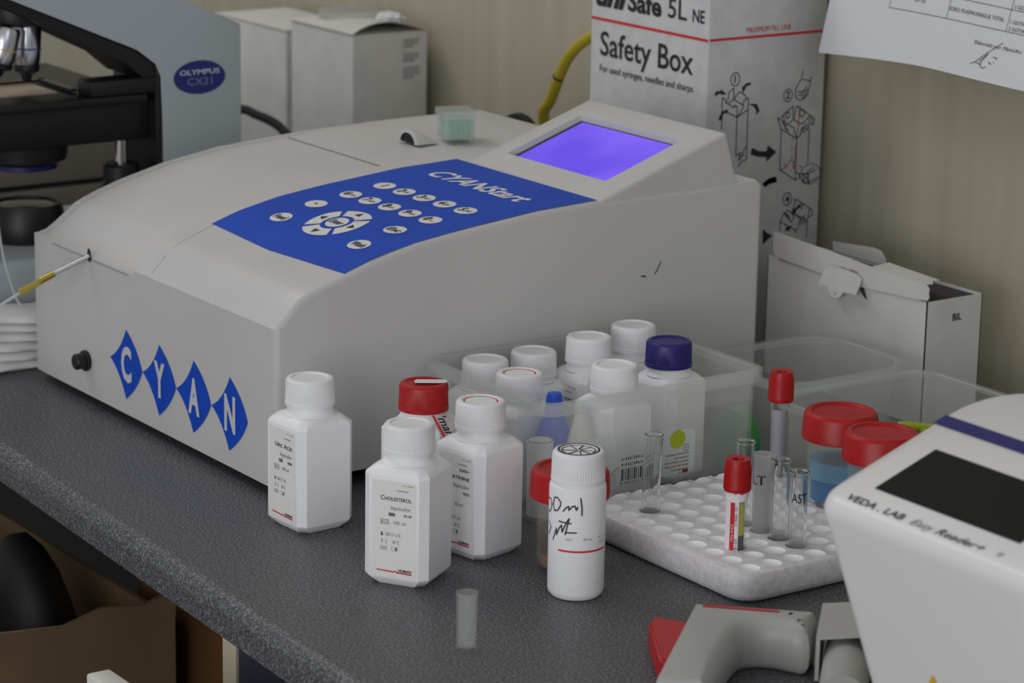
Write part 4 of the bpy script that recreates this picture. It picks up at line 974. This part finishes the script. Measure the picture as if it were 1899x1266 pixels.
b = newbm(); tube(b, bez([(-.98, .462, .0048), (-.90, .450, .050), (-.835, .440, .098), (-.780, .432, .1035), (-.725, .428, .098), (-.680, .425, .070), (-.655, .430, .0055), (-.60, .432, .0046)]), .0044, 12)
tag(obj('cable', b, M_cable, None, 60, loc=(0, 0, CT)), 'thick black cable arching in front of the plain carton', 'cable')
b = newbm(); tube(b, bez([(-.520, .53, .0046), (-.505, .520, .08), (-.478, .505, .128), (-.440, .500, .1475), (-.400, .490, .1400), (-.368, .480, .110), (-.340, .465, .04), (-.33, .455, .0046)]), .0044, 12)
tag(obj('cable', b, M_cable, None, 60, loc=(0, 0, CT)), 'black cable loop rising behind the rear edge of the photometer', 'cable')
M_yel = mat('yellow_tubing_rubber', (178, 160, 42), .45)
b = newbm(); tube(b, bez([(-.372, .562, .0052), (-.428, .548, .07), (-.4437, .530, .1400), (-.4310, .528, .1640), (-.4020, .525, .2050), (-.3740, .532, .2270), (-.340, .545, .2390), (-.310, .570, .2440)]), .0050, 14)
YT = obj('rubber_tube', b, M_yel, None, 60, loc=(0, 0, CT)); tag(YT, 'yellow rubber tube curving up beside the sharps carton', 'tube')
b = newbm(); tube(b, [(-.4180, .5253, .1835), (-.4172, .5253, .1850)], .0052, 14); obj('band', b, M_black, YT, 60)['label'] = 'thin black band'

# cover glass box on the photometer
CB = thing('cover_glass_box', 'small clear plastic box of greenish cover glasses on the photometer', 'box', (-.2520, .3085, .1771), radians(-20))
b = newbm(); X, Y, Z = .0142, .0120, .0176
M_cbx = clear('clear_box_plastic', (222, 226, 224), .26, .15)
def open_box(b, X, Y, z0, z1, t_):
    for a in ((-X, -X + t_, -Y, Y), (X - t_, X, -Y, Y), (-X + t_, X - t_, -Y, -Y + t_), (-X + t_, X - t_, Y - t_, Y)): box(b, *a, z0, z1)
    box(b, -X, X, -Y, Y, z0, z0 + t_)
open_box(b, X, Y, 0, Z, .0012); obj('base', b, M_cbx, CB)
b = newbm(); open_box(b, X + .0014, Y + .0014, Z - .001, Z + .0042, .0010)
for v in b.verts: v.co.z = 2 * Z + .0032 - v.co.z
obj('lid', b, M_cbx, CB)
b = newbm(); 
for i in range(9): box(b, -X + .0020, X - .0020, -Y + .0022 + .0022 * i, -Y + .0040 + .0022 * i, .0014, .0160)
obj('cover_glasses', b, mat('greenish_glass', (150, 198, 172), .3), CB)

# ================================================================== GAUZE PADS
M_gz = mat('gauze', (232, 231, 230), 0.9, bump=(700, .5, .001))
random.seed(9)
zc = 0.0
GP = [.0072, .0078, .0070, .0080, .0072, .0060]
for n_, hgt in enumerate(GP):
    b = newbm(); X, Y = .030 + .002 * random.random(), .078 + .004 * random.random()
    nx, ny = 10, 30; ox, oy = (random.random() - .5) * .004, (random.random() - .5) * .006; ph = random.random() * 3
    def wv(x, y): return .0022 * sin(y * 62 + .6) + .0010 * sin(x * 90 + y * 25) + .0008 * sin(y * 131 + 1)
    top = [[None] * (ny + 1) for _ in range(nx + 1)]; bot = [[None] * (ny + 1) for _ in range(nx + 1)]
    for i in range(nx + 1):
        for j in range(ny + 1):
            x = -X + 2 * X * i / nx; y = -Y + 2 * Y * j / ny
            ed = max(0.0, min(1, min(X - abs(x), Y - abs(y)) / .004)) ** .5
            zz0 = (zc + wv(x, y) * min(1, n_ * .4)); zz1 = zc + hgt + wv(x, y) * min(1, (n_ + 1) * .4) - .0004
            mid = (zz0 + zz1) / 2; k = .25 + .75 * ed
            rg = .0022 * sin(y * 130 + ph * 5) * (1 if i in (0, nx) else 0)
            top[i][j] = b.verts.new((x + ox + rg, y + oy, mid + (zz1 - mid) * k)); bot[i][j] = b.verts.new((x + ox + rg, y + oy, mid - (mid - zz0) * k))
    for i in range(nx):
        for j in range(ny):
            b.faces.new([top[i][j], top[i + 1][j], top[i + 1][j + 1], top[i][j + 1]]); b.faces.new([bot[i][j], bot[i][j + 1], bot[i + 1][j + 1], bot[i + 1][j]])
    for j in range(ny):
        b.faces.new([top[0][j], top[0][j + 1], bot[0][j + 1], bot[0][j]]); b.faces.new([top[nx][j], bot[nx][j], bot[nx][j + 1], top[nx][j + 1]])
    for i in range(nx):
        b.faces.new([top[i][0], bot[i][0], bot[i + 1][0], top[i + 1][0]]); b.faces.new([top[i][ny], top[i + 1][ny], bot[i + 1][ny], bot[i][ny]])
    nm = ['lowest white gauze pad, lying on the worktop left of the photometer', 'white gauze pad second from the bottom of the stack', 'white gauze pad third from the bottom of the stack', 'white gauze pad third from the top of the stack', 'white gauze pad just under the topmost one of the stack', 'topmost white gauze pad of the stack left of the photometer'][n_]
    tag(obj('gauze_pad', b, M_gz, None, 70, loc=(-.4130, -.0400, CT)), nm, 'gauze pad', 'stacked gauze pads')
    zc += hgt
b = newbm(); tube(b, bez([(-.440, .006, .108), (-.4235, .003, .0800), (-.4165, .0085, .052), (-.412, .012, .0440)]), .0009, 8)
tag(obj('plastic_tube', b, clear('white_tubing', (232, 236, 238), .7, .4), None, 60, loc=(0, 0, CT)), 'thin pale plastic tube sticking up from the gauze pads', 'tube')

# ================================================================== MICROSCOPE
M_mic = mat('blue_grey_paint', (168, 177, 182), 0.45)
MI = thing('microscope', 'blue grey laboratory microscope with black stage at the back left', 'microscope', (-.54, .10, 0))
b = newbm(); box(b, -.64, -.456, -.075, .2463, 0, .0700, bev=.008, seg=3); obj('base', b, M_mic, MI, absolute=True)
b = newbm(); prism(b, [(.2463, .066), (.2463, .2407), (.1924, .264), (.10, .3060), (-.03, .365), (-.07, .365), (-.07, .322), (.0403, .273), (.1500, .2262), (.168, .215), (.173, .2035), (.173, .066)], 'x', -.560, -.480, bev=.0022)
AR = obj('arm', b, M_mic, MI, 30, absolute=True)
b = newbm(); fr = lambda y, z: Vector((-.480 + .0004, y, z)); disc(b, fr, .2066, .1997, .0240, .0139, 40); OV = obj('badge', b, mat('badge_navy', (36, 40, 112), .35), AR, None, absolute=True); OV['label'] = 'dark blue oval badge'
b = newbm(); fr = lambda y, z: Vector((-.480 + .0007, y, z)); put(b, 'OLYMPUS', fr, .2066, .2022, .0040, .0370, 'c', bold=.02); put(b, 'CX21', fr, .2066, .1935, .0058, .0230, 'c', mi=1, bold=.0)
obj('badge_lettering', b, [mat('badge_silver', (186, 192, 206), .4), mat('badge_blue_silver', (120, 128, 164), .4)], OV, None, absolute=True)
b = newbm(); box(b, -.558, -.4815, .1670, .1735, .068, .2140, bev=.001); obj('column_front', b, M_black, MI, absolute=True)['label'] = 'black column front'
b = newbm(); prism(b, [(.172, .203), (.166, .214), (.149, .2250), (.0403, .2720), (-.07, .321), (-.07, .309), (.0403, .2650), (.140, .2165), (.160, .200)], 'x', -.555, -.4835); obj('arm_underside', b, M_black, MI, 30, absolute=True)
b = newbm(); lathe(b, [(.020, .246), (.026, .249), (.027, .262), (.024, .275)], 36, -.530, .068); NP = obj('nosepiece', b, M_black, MI, absolute=True)
def objective(x, y, tilt, ring, L):
    b = newbm(); lathe(b, [(.0105, .0), (.0115, -.003), (.0115, -.030 * L), (.0100, -.036 * L)], 32)
    def place(b):
        bmesh.ops.rotate(b, verts=b.verts, cent=(0, 0, 0), matrix=Matrix.Rotation(tilt, 3, 'X')); bmesh.ops.translate(b, verts=b.verts, vec=(x, y, .2480)); return b
    o = obj('objective', place(b), mat('objective_steel', (205, 205, 212), .22, metal=1.0), MI, absolute=True); o['label'] = 'silver objective with a %s ring' % ring[0]
    b = newbm(); lathe(b, [(.0117, -.0215 * L), (.0117, -.0228 * L)], 32); obj('colour_ring', place(b), ring[1], o, 60, absolute=True)
    b = newbm(); lathe(b, [(.0102, -.0355 * L), (.0108, -.0370 * L), (.0100, -.0410 * L), (.0050, -.0440 * L), (.0032, -.0495 * L)], 32); obj('front_lens', place(b), M_black, o, 40, absolute=True)
objective(-.530, .0772, radians(-2), ('blue', mat('ring_blue', (60, 80, 150), .5)), .98)
objective(-.505, .0480, radians(-14), ('yellow', mat('ring_yellow', (206, 160, 30), .5)), .80)
b = newbm(); box(b, -.665, -.478, -.055, .158, .1835, .1900, bev=.0015); ST_ = obj('stage', b, M_black, MI, absolute=True)
b = newbm(); box(b, -.505, -.4795, .108, .1665, .1900, .2030, bev=.002); obj('stage_bracket', b, M_black, MI, absolute=True)
b = newbm(); box(b, -.575, -.515, -.010, .095, .1900, .1912); obj('glass_slide', b, mat('slide_glass', (170, 150, 130), .15), MI, absolute=True)
b = newbm(); box(b, -.572, -.566, .02, .11, .1912, .1935); box(b, -.572, -.510, .104, .110, .1912, .1935); obj('slide_clip', b, mat('dark_metal', (70, 72, 76), .3, metal=.8), MI, absolute=True)
b = newbm(); box(b, -.600, -.492, -.06, .168, .1500, .1835, bev=.003); obj('stage_support', b, M_black, MI, absolute=True)
b = newbm(); lathe(b, [(.028, .1335), (.034, .137), (.036, .1500)], 40, -.530, .072); CO = obj('condenser', b, M_black, MI, absolute=True)
b = newbm(); lathe(b, [(.024, .1285), (.027, .1295), (.027, .1335)], 40, -.530, .072); obj('blue_filter', b, mat('filter_blue', (24, 30, 84), .3), CO, absolute=True)['label'] = 'dark blue filter'
b = newbm(); lathe(b, [(.0054, .125), (.0054, .155)], 24, -.500, .1440); obj('focus_post', b, M_steel, MI, absolute=True)['label'] = 'steel post'
b = newbm(); lathe(b, [(.0175, .0695), (.0180, .112), (.0150, .116), (.0150, .1290), (.0130, .1310)], 28, -.500, .1440); obj('focus_sleeve', b, M_black, MI, absolute=True)
b = newbm(); lathe(b, [(.031, .0690), (.0325, .072), (.0325, .084), (.030, .0960), (.0285, .1000), (.0255, .1000), (.0250, .0985)], 48, -.530, .0720); IL = obj('lamp_housing', b, M_black, MI, absolute=True)
b = newbm(); lathe(b, [(.0245, .0980), (.018, .0995), (.001, .1005)], 40, -.530, .0720); obj('lamp_lens', b, mat('lamp_lens_glass', (70, 68, 64), .12), IL, absolute=True)
M_drk = mat('dark_brown_case', (128, 121, 112), .4)
DC = thing('equipment_case', 'dark brown case standing in the shade behind the microscope stage', 'case', (-.78, .16, 0))
b = newbm(); box(b, -.835, -.735, -.22, .320, 0, .0640, bev=.003); obj('body', b, M_drk, DC, absolute=True)
b = newbm(); box(b, -.835, -.735, -.22, .320, .0680, .1200, bev=.003); obj('lid', b, M_drk, DC, absolute=True)
b = newbm(); box(b, -.832, -.7385, -.217, .317, .0630, .0690); obj('seam', b, M_black, DC, absolute=True)

# ================================================================== READER AT THE RIGHT
M_rd = mat('reader_white', (227, 225, 224), 0.35)
RD = thing('strip_reader', 'white desktop reader with dark screen and navy stripe at the right edge', 'reader', (.61, .09, 0))
zr = lambda y: .1383 + (y - .0227) * .345
def rloop(i, bx, by0_, by1_, z=None, dz=0.0, r1=.012, r2=.036):
    x0, x1, y0, y1 = .5108 + i + bx, .700 - i - bx, .0222 + i + by0_, .1500 - i - by1_
    P = []
    for cx, cy, a0, r in ((x1 - r1, y0 + r1, -90, r1), (x1 - r2, y1 - r2, 0, r2), (x0 + r2, y1 - r2, 90, r2), (x0 + r1, y0 + r1, 180, r1)):
        for j in range(9):
            a = radians(a0 + 90 * j / 8); x, y = cx + r * cos(a), cy + r * sin(a); P.append((x, y, z if z is not None else zr(y) + dz))
    return P
b = newbm()
loft(b, [rloop(0, .040, .022, .010, 0.0), rloop(0, .0375, .0205, .009, .006), rloop(0, .0030, .0015, .001, None, -.018), rloop(0, 0, 0, 0, None, -.0100), rloop(0, -.0004, -.0004, 0, None, -.0055), rloop(.0008, 0, 0, 0, None, -.0018), rloop(.0028, 0, 0, 0, None, 0)])
obj('housing', b, M_rd, RD, 40, absolute=True)
rf = lambda e: (lambda x, y: Vector((x, y - .326 * e, zr(y) + .945 * e)))
b = newbm(); rect(b, rf(.0003), .5335, .6370, .0412, .0824); obj('display', b, mat('black_display', (14, 13, 13), .55, spec=.25), RD, None, absolute=True)['label'] = 'dark display'
b = newbm(); rect(b, rf(.0004), .5122, .6990, .1000, .1088, na=2); obj('stripe', b, mat('navy_stripe', (28, 26, 104), .4), RD, None, absolute=True)['label'] = 'navy blue stripe'
b = newbm(); f = rf(.0004); put(b, 'VEDA . LAB', f, .5270, .0272, .0046, .0420, 'l', 0, bold=.015); put(b, 'Easy', f, .5745, .0272, .0046, .0160, 'l', 1, shear=.3); put(b, 'Reader+', f, .5925, .0272, .0046, .0330, 'l', 0, shear=.3, bold=.01); put(b, '\u00ae', f, .6340, .0282, .0032, None, 'l', 1)
obj('lettering', b, [mat('dark_navy_ink', (44, 42, 62), .6), mat('grey_blue_ink', (110, 108, 124), .6)], RD, None, absolute=True)
yf = lambda z: .0222 + .0015 + (.119 - z) / .113 * .019 - .0008
b = newbm(); f = lambda x, z: Vector((x, yf(z), z)); poly(b, f, [(.5923, .0655), (.5835, .0495), (.6011, .0495)]); WS = obj('warning_sign', b, mat('warning_yellow', (222, 172, 20), .5), RD, None, absolute=True)

# ================================================================== GREY HAND TOOLS
M_tool = mat('light_grey_plastic', (172, 172, 168), 0.38)
A0 = Vector((.3730, .0550, 0)); UB = Vector((.667, -.745, 0)).normalized(); UH = Vector((.745, .667, 0)).normalized()
tl = lambda p, q, z=0.0: A0 + UB * p + UH * q + Vector((0, 0, z))
TO = thing('pipette_gun', 'light grey pistol shaped hand tool with a red flap, lying before the foam rack', 'hand tool', (.405, .045, 0))
out = [(0, .001), (.113, .001), (.113, .030), (.075, .0315), (.045, .0315)] + [(.030 + .015 * cos(radians(a)) , .0465 - .015 * sin(radians(a))) for a in (75, 60, 45, 30)] 
out = [(-.006, .0), (.113, .0), (.113, .0285), (.075, .0285), (.045, .0295), (.028, .0305), (.0195, .0325), (.0145, .0365), (.0120, .0420), (.0120, .0500), (.0145, .0580), (.0165, .0650), (.0140, .0695), (.005, .0705), (-.0085, .0700), (-.0115, .0670), (-.0085, .030)]
b = newbm()
loops = []
def inset_poly(P, d):
    n = len(P); R_ = []
    for i in range(n):
        a, p, c = P[i - 1], P[i], P[(i + 1) % n]
        d1 = Vector((p[0] - a[0], p[1] - a[1])).normalized(); d2 = Vector((c[0] - p[0], c[1] - p[1])).normalized()
        n1 = Vector((-d1.y, d1.x)); n2 = Vector((-d2.y, d2.x)); m_ = (n1 + n2).normalized(); k = d / max(.35, m_.dot(n1)); R_.append((p[0] + m_.x * k, p[1] + m_.y * k))
    return R_
for d, z in ((.0060, 0), (.0030, .0012), (.0008, .0050), (0, .0120), (.0003, .0180), (.0018, .0235), (.0042, .0270), (.0075, .0292), (.0110, .0300)):
    Q = inset_poly(out, d * .85)
    loops.append([tl(min(p + (p0 - p) * k_, .113), max(q + (q0 - q) * k_, 0), z) for (p, q), (p0, q0), k_ in zip(Q, out, [.75 if (q_ < .001 or p_ < -.004) else 0 for p_, q_ in out])])
loft(b, loops); obj('body', b, M_tool, TO, 45, absolute=True)
b = newbm(); b.faces.new([b.verts.new(tl(.1132, q, z)) for q, z in ((.006, .005), (.024, .005), (.022, .020), (.012, .0235), (.006, .0235))]); obj('barrel_opening', b, M_black, TO, None, absolute=True)['label'] = 'dark open barrel end'
b = newbm(); RP = [(-.004, .001), (-.019, -.025), (-.008, -.0262), (.050, -.0085), (.060, .001)]
L0 = [b.verts.new(tl(p, q, .0005)) for p, q in RP]; L1 = [b.verts.new(tl(p + .0005, q * .98, .0150 if q < -.005 else .0190)) for p, q in RP]
b.faces.new(L0[::-1]); b.faces.new(L1)
for i in range(len(RP)): b.faces.new([L0[i], L0[(i + 1) % len(RP)], L1[(i + 1) % len(RP)], L1[i]])
bmesh.ops.bevel(b, geom=[e for e in b.edges], offset=.0015, segments=2, affect='EDGES'); obj('flap', b, M_red, TO, 40, absolute=True)['label'] = 'red flap'
b = newbm(); fz = lambda p, q: tl(p, q, .0304); poly(b, fz, [(-.0002, .0060), (-.0032, .0060), (-.0057, .0480), (-.0040, .0502), (-.0026, .0480)]); obj('slot', b, M_redink, TO, None, absolute=True)['label'] = 'thin red slot strip'
b = newbm(); poly(b, fz, [(-.0010, .0545), (-.0045, .0555), (-.0043, .0575), (-.0026, .0562), (-.0008, .0566)]); obj('pointer_mark', b, M_ink, TO, None, absolute=True)
b = newbm(); fz2 = lambda p, q: tl(p, q, .0240); poly(b, lambda p, q: tl(-.0072 + .0036 * p - (q - .006) * .07, q, .0250 + p * .0040), [(0, .008), (1, .008), (1, .030), (0, .030)]); obj('yellow_strip', b, mat('strip_yellow', (206, 196, 80), .5), TO, None, absolute=True)['label'] = 'yellow strip'

TG = thing('pipette_gun', 'second grey hand tool, half hidden behind the base of the white reader', 'hand tool', (.470, .10, 0))
b = newbm(); B0 = Vector((.4480, .0830, 0)); V1 = Vector((.70, .714, 0)).normalized(); V2 = Vector((-.714, .70, 0)).normalized()
g2 = lambda p, q, z: B0 + V1 * p + V2 * q + Vector((0, 0, z))
pts = [(0, .004), (0, .0300), (.024, .0330), (.036, .022), (.036, 0), (.0335, 0), (.0335, .021), (.0235, .0310), (.0022, .0280), (.0022, .004)]
S0 = [b.verts.new(g2(p, 0, z)) for p, z in pts]; S1 = [b.verts.new(g2(p, .055, z)) for p, z in pts]
n = len(pts)
for i in range(n): b.faces.new([S0[i], S0[(i + 1) % n], S1[(i + 1) % n], S1[i]])
for S in (S0, S1):
    for i in range(n // 2 - 0):
        j = n - 1 - i
        if i + 1 < j - 0 and j - 1 > i: 
            q = [S[i], S[i + 1], S[j - 1], S[j]]
            if len(set(q)) == 4: b.faces.new(q)
            elif len(set(q)) == 3: b.faces.new(list(dict.fromkeys(q)))
obj('cover', b, M_tool, TG, 40, absolute=True)
b = newbm(); tube(b, [g2(.0170, .050, .0135), g2(.0170, .012, .0135), g2(.0175, -.050, .0140)], [.0125, .0130, .0135], 24); obj('barrel', b, M_tool, TG, 40, absolute=True)
